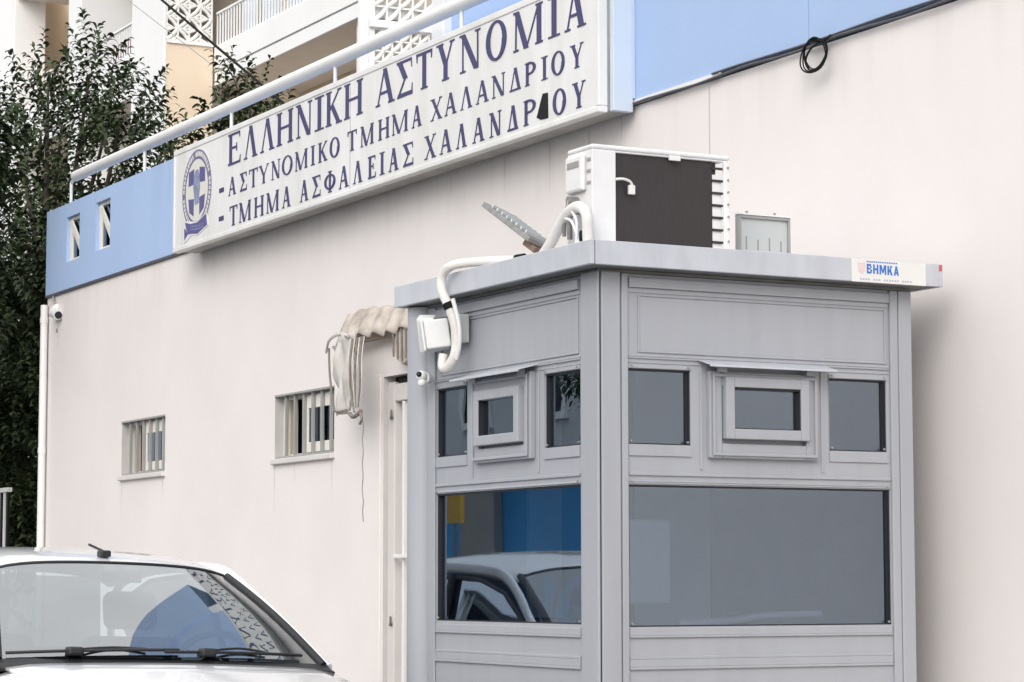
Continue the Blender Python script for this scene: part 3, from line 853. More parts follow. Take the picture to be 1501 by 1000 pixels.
def booth_face(F, u0, u1, w1, vo, vi, vg, w3, big, grooves, hood, s):
    """s=+1 when u grows to the right in the view"""
    hw = MB()
    fb = lambda a, b, d: F(a, b, -d)
    holed(hw, fb, u0, u1, ZB, ZT, [w1, vg, w3, big], 0.035, 0)
    pa = hw.build('wall_panel', M['grey'], bo)
    # inside lining so the sheet is not paper thin
    hi = MB()
    holed(hi, lambda a, b, d: F(a, b, -0.036 - d), u0, u1, ZB, ZT, [w1, vg, w3, big], 0)
    hi.build('inner_lining', M['kiosk_in'], bo)
    b0, b1 = big[0], big[1]
    m = MB()
    # horizontal beads and rails, stiles
    for z0, z1, d in ((2.300, 2.307, 0.007), (2.2815, 2.286, 0.004), (1.832, 1.845, 0.008), (1.806, 1.812, 0.005), (1.188, 1.196, 0.010), (1.103, 1.115, 0.008), (1.062, 1.072, 0.010),
                      (0.62, 0.634, 0.012), (0.58, 0.588, 0.010), (0.20, 0.214, 0.012)):
        fbox(m, F, b0, b1, z0, z1, 0.0, d)
    fbox(m, F, b0, b1, 1.196, 1.226, 0.0, 0.006)
    fbox(m, F, b0, b1, 1.072, 1.103, 0.0, 0.0075)
    m.build('rail', M['grey'], pa, bevel=0.0022)
    m = MB()
    fbox(m, F, b0, b1, 2.585, 2.625, 0.0, 0.016)          # head rail
    fring(m, F, b0 + 0.045, b1 - 0.012, 2.325, 2.560, 0.008, 0.0, 0.006)
    fbox(m, F, b0, b1, 2.308, 2.318, 0, 0.004)
    m.build('top_panel_bead', M['grey'], pa, bevel=0.002)
    m = MB()
    fbox(m, F, b0, b1, 2.566, 2.584, 0.0, 0.004)
    m.build('head_gap', M['grey'], pa)
    for g in grooves:
        m = MB()
        fbox(m, F, g - 0.006, g + 0.006, 1.86, 2.28, 0, 0.005)
        m.build('mullion_strip', M['grey'], pa, bevel=0.0018)
    for w in (w1, w3, big):
        wf = MB()
        wd = 0.030 if w is not big else 0.022
        zlow = 0.045 if w is not big else 0.02
        o = (w[0] - (0.001), w[1] + 0.001)
        if w is not big:
            fbox(wf, F, w[0], w[1], w[2] - 0.046, w[2] - 0.002, 0, 0.007)
            fbox(wf, F, w[0] - 0.001, w[0], w[2] - 0.046, w[3] + 0.018, 0, 0.004)
            fbox(wf, F, w[0], w[1], w[3] + 0.002, w[3] + 0.018, 0, 0.006)
        else:
            fbox(wf, F, w[0], w[1], w[3] + 0.004, w[3] + 0.010, 0, 0.006)
        fr_ = wf.build('window', M['grey'], bo, bevel=0.002)
        ga = MB()
        fring(ga, F, w[0], w[1], w[2], w[3], 0.007, -0.034, -0.006, 0.005)
        if s > 0: fbox(ga, F, w[1] - 0.013, w[1] - 0.007, w[2] + 0.005, w[3] - 0.007, -0.034, -0.010)  # gasket widened in black on one edge, painting in the recess shadow
        ga.build('gasket', M['gasket'], fr_)
        gl = MB()
        p = [F(w[0] + 0.007, w[2] + 0.005, -0.022), F(w[1] - 0.007, w[2] + 0.005, -0.022), F(w[1] - 0.007, w[3] - 0.007, -0.022), F(w[0] + 0.007, w[3] - 0.007, -0.022)]
        gl.add(p, [(0, 1, 2, 3)])
        gl.build('pane', M['kiosk_glass'], fr_)
        sc = MB()
        for uu in (w[0] + 0.014, w[1] - 0.014):
            for zz in (w[2] + 0.012, w[3] + 0.012):
                p0, p1 = Vector(F(uu, zz, -0.004 if zz < w[3] else 0.006)), Vector(F(uu, zz, 0.004 if zz < w[3] else 0.012))
                sc.tube([p0, p1], 0.0042, 8)
        sc.build('screw', M['bar'], fr_)
    # top-hung vent window
    m = MB()
    fring(m, F, vo[0], vo[1], vo[2], vo[3], 0.060, 0, 0.026)
    vw = m.build('vent_window', M['grey'], bo, bevel=0.004)
    m = MB()
    fring(m, F, vo[0] + 0.010, vo[1] - 0.010, vo[2] + 0.010, vo[3] - 0.012, 0.012, 0.032, 0.037)
    m.build('vent_bead', M['grey'], vw, bevel=0.002)
    m = MB()
    fring(m, F, vi[0] + 0.0, vi[1] - 0.0, vi[2], vi[3], 0.042, 0.010, 0.050)
    m.build('sash', M['grey'], vw, bevel=0.004)
    m = MB()
    fring(m, F, vg[0], vg[1], vg[2], vg[3], 0.006, -0.03, 0.043)
    m.build('gasket', M['gasket'], vw)
    m = MB()
    m.add([F(vg[0], vg[2], 0.020), F(vg[1], vg[2], 0.020), F(vg[1], vg[3], 0.020), F(vg[0], vg[3], 0.020)], [(0, 1, 2, 3)])
    m.build('pane', M['kiosk_glass'], vw)
    m = MB()
    h0, h1, hz = hood
    sec = [(0.0, hz + 0.016), (0.10, hz - 0.012), (0.10, hz - 0.020), (0.096, hz - 0.020), (0.096, hz - 0.014), (0.0, hz + 0.012)]
    m.prism(sec, h0, h1, lambda d, v, u: F(u, v, d))
    m.build('rain_hood', M['grey_roof'], vw, bevel=0.001)
    for uu in (vo[0] + 0.05, vo[1] - 0.05):
        m = MB()
        fbox(m, F, uu - 0.02, uu + 0.02, hz - 0.035, hz - 0.005, 0.033, 0.05)
        m.build('hood_bracket', M['grey'], vw)

booth_face(FR, YK + 0.02, YB, (5.102, 5.395, 1.957, 2.260), (5.471, 6.001, 1.908, 2.262), (5.536, 5.944, 1.986, 2.239), (5.575, 5.901, 2.026, 2.195),
           (6.071, 6.366, 1.953, 2.255), (5.103, 6.378, 1.231, 1.795), (5.444, 6.035), (5.429, 6.051, 2.292), 1)
booth_face(FL, XB, XK - 0.02, (-10.152, -9.853, 1.964, 2.268), (-9.755, -9.225, 1.919, 2.283), (-9.703, -9.291, 1.991, 2.227), (-9.664, -9.339, 2.022, 2.206),
           (-9.141, -8.843, 1.957, 2.262), (-10.155, -8.842, 1.240, 1.800), (-9.801, -9.195), (-9.830, -9.194, 2.296), 1)
# plain rear faces, floor, inner walls
mb = MB()
mb.box(XB, XB + 0.04, YK + 0.04, YB, ZB, ZT)
mb.box(XB + 0.04, XK - 0.04, YB - 0.04, YB - 0.001, ZB, ZT)
mb.build('rear_panel', M['kiosk_in'], bo)
mb = MB()
mb.box(XB + 0.04, XK - 0.04, YK + 0.04, YB - 0.05, 0.13, 0.17)
mb.box(XB + 0.04, XK - 0.04, YK + 0.04, YB - 0.05, 2.60, 2.635)
mb.build('floor_and_ceiling', M['kiosk_in'], bo)
mb = MB()
mb.box(XB + 0.08, XB + 0.55, YK + 0.2, YB - 0.1, 0.90, 0.94)
mb.box(XB + 0.10, XB + 0.16, YK + 0.3, YK + 0.36, 0.17, 0.90)
mb.build('desk', M['car_dash'], bo)
MB().box(XB + 0.045, XB + 0.06, 6.02, 6.43, 0.2, 2.55).build('inside_board', M['panel_grey'], bo)
MB().box(XB + 0.045, XB + 0.075, 5.45, 5.62, 1.25, 2.55).build('inside_post', M['panel_grey'], bo)
MB().box(XK - 0.30, XK - 0.10, 5.12, 5.36, 1.32, 1.66).build('inside_cupboard', M['panel_grey'], bo, bevel=0.01)
MB().tube(spline([(XK - 0.12, 5.40, 1.238), (XK - 0.12, 5.65, 1.252), (XK - 0.12, 5.85, 1.272), (XK - 0.12, 6.10, 1.275)]), 0.016, 8).build('pale_line_tube', M['white_paint'], bo)  # added white tube that draws the pale curved line low in the glass
# corner posts
mb = MB()
mb.box(XK - 0.128, XK + 0.010, YK - 0.014, YK - 0.001, ZB - 0.02, ZT + 0.005)
mb.box(XK - 0.001 + 0.002, XK + 0.014, YK + 0.0035, YK + 0.092, ZB - 0.02, ZT + 0.005)
mb.build('corner_post', M['grey'], bo, bevel=0.006)
MB().box(XK - 0.002, XK + 0.006, YK - 0.001, YK + 0.003, ZB, ZT).build('corner_seam', M['gasket'], bo)
for q0, q1, q2 in ((YK + 0.098, YK + 0.128, 0.012), (YB - 0.106, YB - 0.066, 0.012), (YB - 0.063, YB + 0.004, 0.014)):
    MB().box(XK + 0.001, XK + q2, q0, q1, ZB, ZT).build('stile', M['grey'], bo, bevel=0.004)
mb = MB()
mb.tube([(-10.305, YK + 0.005, 0.13), (-10.305, YK + 0.005, 2.648)], 0.073, 20)
mb.build('round_post', M['grey'], bo)
MB().box(-10.235, -10.16, YK - 0.010, YK - 0.001, ZB, ZT).build('edge_stile', M['grey'], bo, bevel=0.004)
MB().box(XB - 0.03, XK + 0.03, YK - 0.03, YB + 0.01, 0.122, 0.16).build('base', M['steel'], bo)
# roof: tray with 100 mm fascia
RX0, RX1, RY0, RY1, RZ0, RZ1 = -10.39, -8.575, 4.867, 6.587, 2.654, 2.751
rf = MB()
rf.box(RX0, RX1, RY0, RY0 + 0.02, RZ0, RZ1)
rf.box(RX1 - 0.02, RX1, RY0 + 0.0225, RY1 - 0.02, RZ0, RZ1)
rf.box(RX0, RX1, RY1 - 0.02, RY1, RZ0, RZ1)
rf.box(RX0, RX0 + 0.02, RY0 + 0.02, RY1 - 0.02, RZ0, RZ1)
roof = rf.build('roof', M['grey_roof'], bo, bevel=0.003)
MB().box(RX0 + 0.02, RX1 - 0.02, RY0 + 0.022, RY1 - 0.02, RZ1 - 0.03, RZ1 - 0.008).build('roof_sheet', M['grey_roof'], roof)
MB().box(RX0 + 0.02, RX1 - 0.0205, RY0 + 0.0205, RY1 - 0.0205, RZ0 + 0.001, RZ0 + 0.012).build('soffit', M['soffit'], roof)
MB().box(RX1 - 0.019, RX1 - 0.001, RY0 + 0.0203, RY0 + 0.0222, RZ0, RZ1 - 0.002).build('fascia_joint', M['conduit'], roof)
mb = MB()
mb.box(XB, XK + 0.007, YK - 0.007, YB, 2.642, 2.653)
mb.build('neck', M['soffit'], bo)  # dark strip at the step, eave shade put into its colour
MB().box(RX1 + 0.0003, RX1 + 0.002, RY1 - 0.02, RY1 - 0.006, RZ1 - 0.03, RZ1 - 0.003).build('red_scuff', M['red'], roof)

# maker's sticker on the fascia
sk = thing('maker_sticker', 'small white sticker with bold blue letters at the right end of the booth roof edge', 'sticker', (RX1, 6.3, 2.70))
K0, K1, KZ0, KZ1 = 6.113, 6.494, 2.653, 2.749
MB().box(RX1 + 0.0005, RX1 + 0.003, K0, K1, KZ0, KZ1).build('sticker_sheet', M['sign_white'], sk)
BL = {   # heavy block capitals on a unit box
    'B': [[(0, 0), (.3, 0), (.3, 1), (0, 1)], [(.3, .80), (.74, .80), (.86, .88), (.80, .98), (.7, 1), (.3, 1)], [(.3, .42), (.72, .42), (.72, .59), (.3, .59)], [(.3, 0), (.75, 0), (.9, .06), (.9, .19), (.3, .19)],
          [(.66, .59), (.90, .59), (.90, .80), (.66, .80)], [(.70, .19), (1, .19), (1, .42), (.70, .42)]],
    'H': [[(0, 0), (.3, 0), (.3, 1), (0, 1)], [(.7, 0), (1, 0), (1, 1), (.7, 1)], [(.3, .40), (.7, .40), (.7, .60), (.3, .60)]],
    'M': [[(0, 0), (.22, 0), (.22, 1), (0, 1)], [(.78, 0), (1, 0), (1, 1), (.78, 1)], [(.22, 1), (.22, .62), (.42, .15), (.5, .15), (.5, .40), (.30, 1)], [(.78, 1), (.70, 1), (.5, .40), (.5, .15), (.58, .15), (.78, .62)]],
    'K': [[(0, 0), (.3, 0), (.3, 1), (0, 1)], [(.3, .42), (.62, 1), (.98, 1), (.55, .52), (.3, .22)], [(.42, .42), (.66, .60), (1, 0), (.66, 0)]],
    'A': [[(0, 0), (.28, 0), (.55, .8), (.62, 1), (.36, 1)], [(1, 0), (.72, 0), (.45, .8), (.38, 1), (.64, 1)], [(.28, .20), (.72, .20), (.66, .38), (.34, .38)]]}
y_ = 6.190
for k, ch in enumerate('BHMKA'):
    wd = 0.026 if ch != 'M' else 0.034
    mb = MB()
    for q, poly in enumerate(BL[ch]):
        zb = 2.690 - 0.016 * (y_ - 6.19)
        mb.prism([(y_ + a * wd, zb + b * 0.040) for a, b in poly], RX1 + 0.003, RX1 + 0.0042 + 0.0001 * q, lambda a, b, d: (d, a, b))
    mb.build('sticker_letter', M['sticker_blue'], sk)
    y_ += wd + 0.0065
mb = MB()
for i in range(17):
    y_ = 6.190 + i * 0.0094
    mb.box(RX1 + 0.003, RX1 + 0.0036, y_, y_ + 0.0062, 2.7365, 2.7425)
mb.build('sticker_top_line', M['sticker_blue'], sk)
mb = MB()
for i in range(20):
    y_ = 6.155 + i * 0.0135
    if i in (4, 8, 15): continue
    mb.box(RX1 + 0.003, RX1 + 0.0036, y_, y_ + 0.008, 2.6615, 2.669)
mb.build('sticker_bottom_line', M['sticker_grey'], sk)
mb = MB()
mb.prism([(6.142, 2.732), (6.183, 2.735), (6.180, 2.70), (6.168, 2.683), (6.148, 2.695)], RX1 + 0.003, RX1 + 0.0036, lambda a, b, d: (d, a, b))
mb.build('sticker_figure', M['sticker_pink'], sk)

# junction box, pipes, cctv on the booth
jb = thing('junction_box', 'white plastic junction box hanging at the left end of the booth front', 'box', (-9.97, 4.90, 2.5))
mt = Matrix.Translation((-9.985, 4.885, 2.495)) @ Matrix.Rotation(R(-24), 4, 'Z') @ Matrix.Rotation(R(8), 4, 'X')
MB().box(-0.08, 0.08, -0.055, 0.055, -0.064, 0.064, mt).build('box_body', M['plastic_white'], jb, bevel=0.008)
MB().box(-0.087, 0.087, -0.068, -0.0555, -0.071, 0.071, mt).build('box_lid', M['plastic_white'], jb, bevel=0.006)
mt2 = Matrix.Translation((-10.11, 4.915, 2.515)) @ Matrix.Rotation(R(-40), 4, 'Z') @ Matrix.Rotation(R(25), 4, 'Y')
MB().box(-0.03, 0.03, -0.05, 0.03, -0.08, 0.08, mt2).build('hinged_flap', M['plastic_white'], jb, bevel=0.006)
MB().box(-9.89, -9.80, 4.905, 4.955, 2.45, 2.575).build('backing_block', M['panel_grey'], jb, bevel=0.006)
hs = thing('drain_hose', 'white wrapped pipe looping over the booth roof edge and down its left front', 'pipe', (-9.75, 4.83, 2.7))
path = spline([(-9.47, 5.02, 2.778), (-9.60, 4.92, 2.782), (-9.73, 4.84, 2.775), (-9.795, 4.82, 2.735), (-9.80, 4.82, 2.67), (-9.765, 4.835, 2.60), (-9.757, 4.86, 2.52),
               (-9.762, 4.87, 2.44), (-9.775, 4.865, 2.38), (-9.825, 4.855, 2.335), (-9.875, 4.86, 2.35), (-9.885, 4.87, 2.40)], 6)
MB().tube(path, 0.0205, 12).build('pipe_wrap', M['hose'], hs)
MB().tube(path[29:32], 0.0235, 12).build('black_tape', M['cable_black'], hs)
MB().tube(spline([(-9.735, 4.84, 2.63), (-9.725, 4.865, 2.52), (-9.735, 4.872, 2.43), (-9.76, 4.87, 2.37)]), 0.010, 8).build('thin_lead', M['plastic_white'], hs)
MB().tube([(-9.475, 5.015, 2.779), (-9.43, 5.03, 2.780)], 0.024, 10).build('black_end', M['cable_black'], hs)
cc = thing('dome_camera', 'tiny white camera fixed to the round left post of the booth', 'camera', (-10.16, 4.90, 2.318))
MB().tube([(-10.16, 4.925, 2.318), (-10.135, 4.895, 2.318)], 0.028, 14).build('base_plate', M['plastic_white'], cc)
MB().ball((-10.13, 4.882, 2.325), 0.025, 8).build('camera_body', M['plastic_white'], cc)
MB().ball((-10.115, 4.862, 2.331), 0.0125, 8).build('lens', M['gasket'], cc)
MB().ball((-10.125, 4.882, 2.294), 0.019, 8).build('lower_knuckle', M['plastic_white'], cc)

# ------------------------------------------------------------------ air conditioner on the booth roof
AX, AY0, AY1, AZ0, AZ1 = -9.214, 5.24, 5.93, 2.775, 3.262
AB = -9.43
ac = thing('air_conditioner', 'white outdoor air conditioning unit with dark coil on the booth roof', 'air conditioner', (AX - 0.1, 5.58, 2.745))
mb = MB()
CY0, CY1, CZ0, CZ1 = 5.356, 5.905, 2.80, 3.232
# body: top lid, left end, strips, back, bottom (coil side left open)
mb.box(AB, AX, AY0, CY0, AZ0, AZ1 - 0.022)
mb.box(AB, AB + 0.02, CY0, AY1, AZ0, AZ1 - 0.022)
mb.box(AB + 0.02, AX, CY0, AY1, AZ0, CZ0)
mb.box(AB + 0.02, AX - 0.004, CY0, CY1, CZ1, AZ1 - 0.022)
mb.build('casing', M['ac_white'], ac, bevel=0.008)
MB().box(AB - 0.002, AX + 0.002, AY0 - 0.002, AY1 + 0.002, AZ1 - 0.0215, AZ1).build('lid', M['ac_white'], ac, bevel=0.01, seg=3)
MB().box(AB + 0.03, AX - 0.018, CY0 + 0.002, CY1 - 0.055, CZ0, CZ1).build('coil', M['coil'], ac)
mb = MB()
mb.box(AB + 0.03, AX - 0.03, CY1 - 0.052, CY1 - 0.03, CZ0, CZ1)
mb.build('coil_end', M['coil'], ac)
for i in range(8):
    z = CZ0 + 0.02 + 0.054 * i
    gd = MB().box(AX - 0.02, AX - 0.012, CY1 - 0.057, AY1 - 0.02, z, z + 0.010)
    gd.build('guard_bar', M['coil'], ac)
mb = MB()
mb.box(AX - 0.012, AX, AY1 - 0.030, AY1, CZ0, CZ1 + 0.006)
mb.box(AX - 0.03, AX - 0.02, AY1 - 0.085, AY1 - 0.03, CZ0, CZ1 - 0.055)
mb.build('corner_strip', M['ac_white'], ac, bevel=0.004)
for i in range(8):
    nb = MB().tube([(AX, AY1 - 0.010, CZ0 + 0.03 + 0.054 * i), (AX + 0.006, AY1 - 0.010, CZ0 + 0.03 + 0.054 * i)], 0.005, 6)
    nb.build('guard_clip', M['cable_grey'], ac)
MB().tube(spline([(AX + 0.004, CY0 - 0.005, 3.115), (AX + 0.01, CY0 + 0.03, 3.118), (AX + 0.01, CY0 + 0.066, 3.108), (AX + 0.01, CY0 + 0.078, 3.08)]), 0.006, 6).build('sensor_lead', M['hose'], ac)
MB().box(AX - 0.002, AX + 0.014, CY0 + 0.058, CY0 + 0.088, 3.055, 3.095).build('sensor_clip', M['hose'], ac, bevel=0.003)
MB().box(AX - 0.004, AX + 0.008, 5.62, 5.675, CZ1 - 0.014, CZ1 + 0.008).build('top_clip', M['ac_white'], ac, bevel=0.002)
# service side (facing the street)
mb = MB()
mb.box(AB + 0.02, AX - 0.045, AY0 - 0.026, AY0 - 0.0005, 3.065, 3.225)
cov = mb.build('valve_cover', M['ac_white'], ac, bevel=0.012)
MB().box(AB + 0.045, AX - 0.07, AY0 - 0.0285, AY0 - 0.0265, 3.168, 3.196).build('hand_recess', M['cable_grey'], cov, bevel=0.006)
mb = MB()
mb.tube([(AB + 0.09, AY0 - 0.001, 3.03), (AB + 0.09, AY0 - 0.05, 3.03)], 0.018, 10)
mb.tube([(AB + 0.12, AY0 - 0.001, 2.985), (AB + 0.12, AY0 - 0.05, 2.985)], 0.018, 10)
mb.tube(spline([(AB + 0.09, AY0 - 0.045, 3.03), (AB + 0.085, AY0 - 0.06, 2.95), (AB + 0.06, AY0 - 0.05, 2.88)]), 0.009, 8)
mb.tube(spline([(AB + 0.12, AY0 - 0.045, 2.985), (AB + 0.125, AY0 - 0.06, 2.93), (AB + 0.11, AY0 - 0.05, 2.86)]), 0.012, 8)
mb.build('valve', M['steel'], ac)
mb = MB()
for i in range(3):
    mb.box(AX - 0.042, AX - 0.012, AY0 - 0.0025, AY0 - 0.0005, 3.19 - 0.05 * i, 3.204 - 0.05 * i)
mb.build('louvre_slot', M['cable_grey'], ac)
for y_ in (AY0 + 0.08, AY1 - 0.08):
    MB().box(AB - 0.03, AX + 0.015, y_ - 0.02, y_ + 0.02, 2.744, 2.774).build('foot', M['steel'], ac)
hp = thing('wrapped_pipe', 'white taped pipe bundle arching from the air conditioner over the roof', 'pipe', (-9.3, 5.19, 2.77))
path = spline([(-9.60, 5.19, 2.80), (-9.50, 5.185, 2.85), (-9.36, 5.18, 2.95), (-9.27, 5.175, 2.983), (-9.20, 5.175, 2.982), (-9.155, 5.18, 2.94), (-9.165, 5.19, 2.86), (-9.17, 5.20, 2.765)], 6)
MB().tube(path, 0.024, 12).build('pipe_wrap', M['hose'], hp)
MB().tube(spline([(-9.33, 5.17, 2.95), (-9.25, 5.16, 2.925), (-9.215, 5.165, 2.86), (-9.20, 5.17, 2.78)]), 0.007, 8).tube(
    spline([(-9.27, 5.165, 2.98), (-9.20, 5.155, 2.92), (-9.215, 5.16, 2.82), (-9.24, 5.165, 2.775)]), 0.006, 8).build('loose_strand', M['plastic_white'], hp)
MB().box(-9.275, -9.205, 5.205, 5.232, 2.775, 2.895).build('black_opening', M['hole'], hp, bevel=0.01)

# floodlight tilted, and framed panel
fl = thing('floodlight', 'grey finned floodlight tilted up beside the taped pipe on the roof', 'floodlight', (-9.72, 5.2, 2.76))
d = Vector((-9.60, 0, 2.865)) - Vector((-10.05, 0, 3.085))
L = d.length
an = math.atan2(-d.z, d.x)
mt = Matrix.Translation((-9.825, 5.22, 2.985)) @ Matrix.Rotation(an, 4, 'Y') @ Matrix.Rotation(R(-20), 4, 'X')
MB().box(-L / 2 - 0.005, L / 2 - 0.02, -0.075, 0.085, -0.026, -0.002, mt).build('lamp_housing', M['steel'], fl, bevel=0.004)
fn = MB()
for i in range(8):
    x = -L / 2 + 0.06 + i * 0.05
    fn.box(x, x + 0.014, -0.065, 0.075, -0.0015, 0.012, mt)
fn.build('cooling_fin', M['panel_grey'], fl)
MB().box(L / 2 - 0.10, L / 2 + 0.01, -0.04, 0.05, -0.055, -0.027, mt).build('driver_box', M['rust'], fl, bevel=0.004)
MB().tube([(-9.66, 5.22, 2.87), (-9.60, 5.22, 2.80), (-9.60, 5.22, 2.75)], 0.016, 8).build('bracket', M['rust'], fl)
pb = thing('framed_panel', 'pale grey framed panel standing upright on the roof right of the air conditioner', 'panel', (-9.5, 6.29, 2.745))
mb = MB()
y0_, y1_, z0_, z1_ = 6.150, 6.430, 2.755, 3.055
mb.box(-9.515, -9.485, y0_, y0_ + 0.014, z0_, z1_)
mb.box(-9.515, -9.485, y1_ - 0.012, y1_, z0_, z1_)
mb.box(-9.515, -9.485, y0_ + 0.014, y1_ - 0.012, z1_ - 0.014, z1_)
mb.box(-9.515, -9.485, y0_ + 0.014, y1_ - 0.012, z0_, z0_ + 0.012)
mb.build('panel_frame', M['bar'], pb, bevel=0.002)
MB().box(-9.512, -9.497, y0_ + 0.0145, y1_ - 0.0125, z0_ + 0.0125, z1_ - 0.0145).build('panel_face', M['panel_grey'], pb)
MB().box(-9.516, -9.480, y0_ - 0.004, y1_ + 0.003, z1_ + 0.0005, z1_ + 0.008).build('top_strip', M['white_paint'], pb)
mb = MB()
for i in range(4):
    yy = y0_ + 0.045 + 0.062 * i
    mb.box(-9.4968, -9.4955, yy, yy + 0.006, 2.90, 2.96 - 0.012 * (i % 2))
mb.build('slot', M['cable_grey'], pb)
mb = MB()
for yy in (6.21, 6.36):
    mb.tube([(-9.51, yy, z1_ + 0.008), (-9.51, yy, z1_ + 0.022)], 0.006, 8)
mb.build('bolt', M['steel'], pb)

# ------------------------------------------------------------------ apartment block behind
ap = thing('apartment_block', 'tall white and peach apartment block with railed balconies behind the tree', 'building', (-40, 18, 0))
YA = 14.0
pr = MB()
def pier(x0, x1, dep): pr.box(x0, x1, YA, YA + dep, 0, 16)
pier(-50.5, -47.33, 0.62)
pier(-43.93, -43.21, 1.05)
pr.box(-40.43, -38.84, YA, YA + 0.05, 0, 16)
pr.box(-40.43, -40.33, YA + 0.05, YA + 1.6, 0, 16)
pr.build('pier', M['apt_white'], ap, bevel=0.01)
sw = MB()
sw.box(-38.92, -38.84, YA + 0.05, YA + 0.86, 0, 10.27)
sw.build('side_wall', M['apt_peach'], ap)
MB().box(-38.95, -38.80, YA + 0.051, YA + 0.87, 10.271, 10.32).build('sill', M['apt_white'], ap)
def lattice(name, X, y0, y1, z0, z1, cell=0.2, pat=0):
    m = MB()
    ny, nz = max(1, round((y1 - y0) / cell)), max(1, round((z1 - z0) / cell))
    cy, cz = (y1 - y0) / ny, (z1 - z0) / nz
    for i in range(ny + 1):
        yy = y0 + i * cy
        m.box(X - 0.045, X, yy - 0.014, yy + 0.014, z0, z1)
    for j in range(nz + 1):
        zz = z0 + j * cz
        m.box(X - 0.043, X - 0.002, y0, y1, zz - 0.012, zz + 0.012)
    for i in range(ny):
        for j in range(nz):
            yy, zz = y0 + (i + 0.5) * cy, z0 + (j + 0.5) * cz
            a_ = 0.5 * min(cy, cz)
            sgn = 1 if (i + j) % 2 == 0 or pat == 1 else -1
            m.tube(spline([(X - 0.02, yy - a_, zz - a_ * sgn), (X - 0.02, yy - a_ * 0.1, zz - a_ * sgn * 0.35), (X - 0.02, yy + a_ * 0.35, zz + a_ * sgn * 0.1), (X - 0.02, yy + a_, zz + a_ * sgn)], 3), 0.034, 5)
            if pat == 0:
                m.tube([(X - 0.02, yy - a_, zz + a_ * sgn * 0.5), (X - 0.02, yy + a_ * 0.1, zz + a_ * sgn)], 0.028, 5)
                m.tube([(X - 0.02, yy, zz - a_ * sgn), (X - 0.02, yy + a_, zz - a_ * sgn * 0.3)], 0.028, 5)
    return m.build(name, M['lattice'], ap)
lattice('breeze_screen', -38.84, YA + 0.05, YA + 0.84, 10.33, 14.0, 0.2)
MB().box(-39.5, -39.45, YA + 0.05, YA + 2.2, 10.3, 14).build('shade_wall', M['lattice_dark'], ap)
# facade walls
fc = MB()
fc.box(-64, -32.9, 16.4, 16.6, 0, 16)
fc.build('facade_wall', M['apt_peach'], ap)
MB().box(-64, -18, 16.6, 28, 0, 16).build('main_block', M['apt_white'], ap)
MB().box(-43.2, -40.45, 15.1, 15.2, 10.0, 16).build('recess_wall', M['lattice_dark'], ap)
MB().box(-52, -43.95, 15.2, 15.3, 9.0, 16).build('recess_wall', M['apt_peach'], ap)
MB().box(-47.3, -43.95, 14.05, 15.19, 12.75, 12.9).build('recess_ceiling', M['apt_soffit'], ap)
def balcony(x0, x1, yf, yb, zslab, zpar, zr0, zr1):
    m = MB()
    m.box(x0, x1, yf + 0.03, yb, zslab, zslab + 0.215)
    sl = m.build('balcony_slab', M['apt_white'], ap, bevel=0.008)
    MB().box(x0 + 0.02, x1 - 0.02, yf + 0.06, yb - 0.01, zslab - 0.004, zslab - 0.0005).build('soffit', M['apt_soffit'], sl)
    MB().box(x0, x1, yf + 0.045, yf + 0.15, zslab + 0.216, zslab + 0.238).build('groove', M['apt_groove'], sl)
    MB().box(x0, x1, yf + 0.015, yf + 0.16, zslab + 0.239, zpar).build('parapet', M['apt_white'], sl, bevel=0.006)
    r = MB()
    r.box(x0, x1, yf + 0.05, yf + 0.10, zr1 - 0.035, zr1)
    r.box(x0, x1, yf + 0.06, yf + 0.09, zr0, zr0 + 0.03)
    k = int((x1 - x0) / 0.125)
    for i in range(k + 1):
        x = x0 + (x1 - x0) * i / k
        r.box(x - 0.014, x + 0.014, yf + 0.065, yf + 0.085, zr0 + 0.03, zr1 - 0.035)
    r.build('railing', M['apt_white'], sl)
balcony(-38.83, -32.95, YA + 0.86, 16.39, 9.62, 10.26, 10.27, 10.86)
balcony(-43.20, -40.44, YA + 0.02, 15.09, 9.66, 10.40, 10.42, 10.98)
balcony(-47.32, -43.94, YA + 0.02, 15.19, 9.66, 10.40, 10.42, 10.98)
balcony(-38.83, -32.95, YA + 0.86, 16.39, 12.9, 13.55, 13.56, 14.15)
balcony(-43.20, -40.44, YA + 0.02, 15.09, 12.9, 13.55, 13.56, 14.15)
balcony(-38.83, -32.95, YA + 0.86, 16.39, 6.4, 7.05, 7.06, 7.65)
cl_ = MB()
for i in range(5):
    cl_.box(-38.4 + i * 0.95, -37.75 + i * 0.95, YA + 1.2, YA + 1.22, 10.2, 11.3)
cl_.build('hanging_laundry', M['trim_blue'], ap)
cl2 = MB().box(-42.5, -41.0, YA + 0.35, YA + 0.38, 10.35, 10.9).build('red_cloth', M['plaid'], ap)
# openwork end wall of the right balcony
MB().box(-32.95, -32.86, YA + 0.84, YA + 0.97, 6, 16).box(-32.95, -32.88, YA + 0.98, YA + 1.05, 6, 16).build('end_post', M['apt_white'], ap)
lattice('openwork_screen', -32.87, YA + 1.06, YA + 2.1, 7.5, 9.44, 0.16, 1)
lattice('openwork_screen', -32.87, YA + 1.06, YA + 2.1, 9.56, 13.0, 0.22, 1)
MB().box(-33.0, -32.80, YA + 0.98, YA + 2.14, 9.445, 9.55).build('screen_ledge', M['apt_white'], ap, bevel=0.01)
MB().box(-33.35, -33.30, YA + 1.0, YA + 2.6, 6, 16).build('screen_backing', M['apt_soffit'], ap)

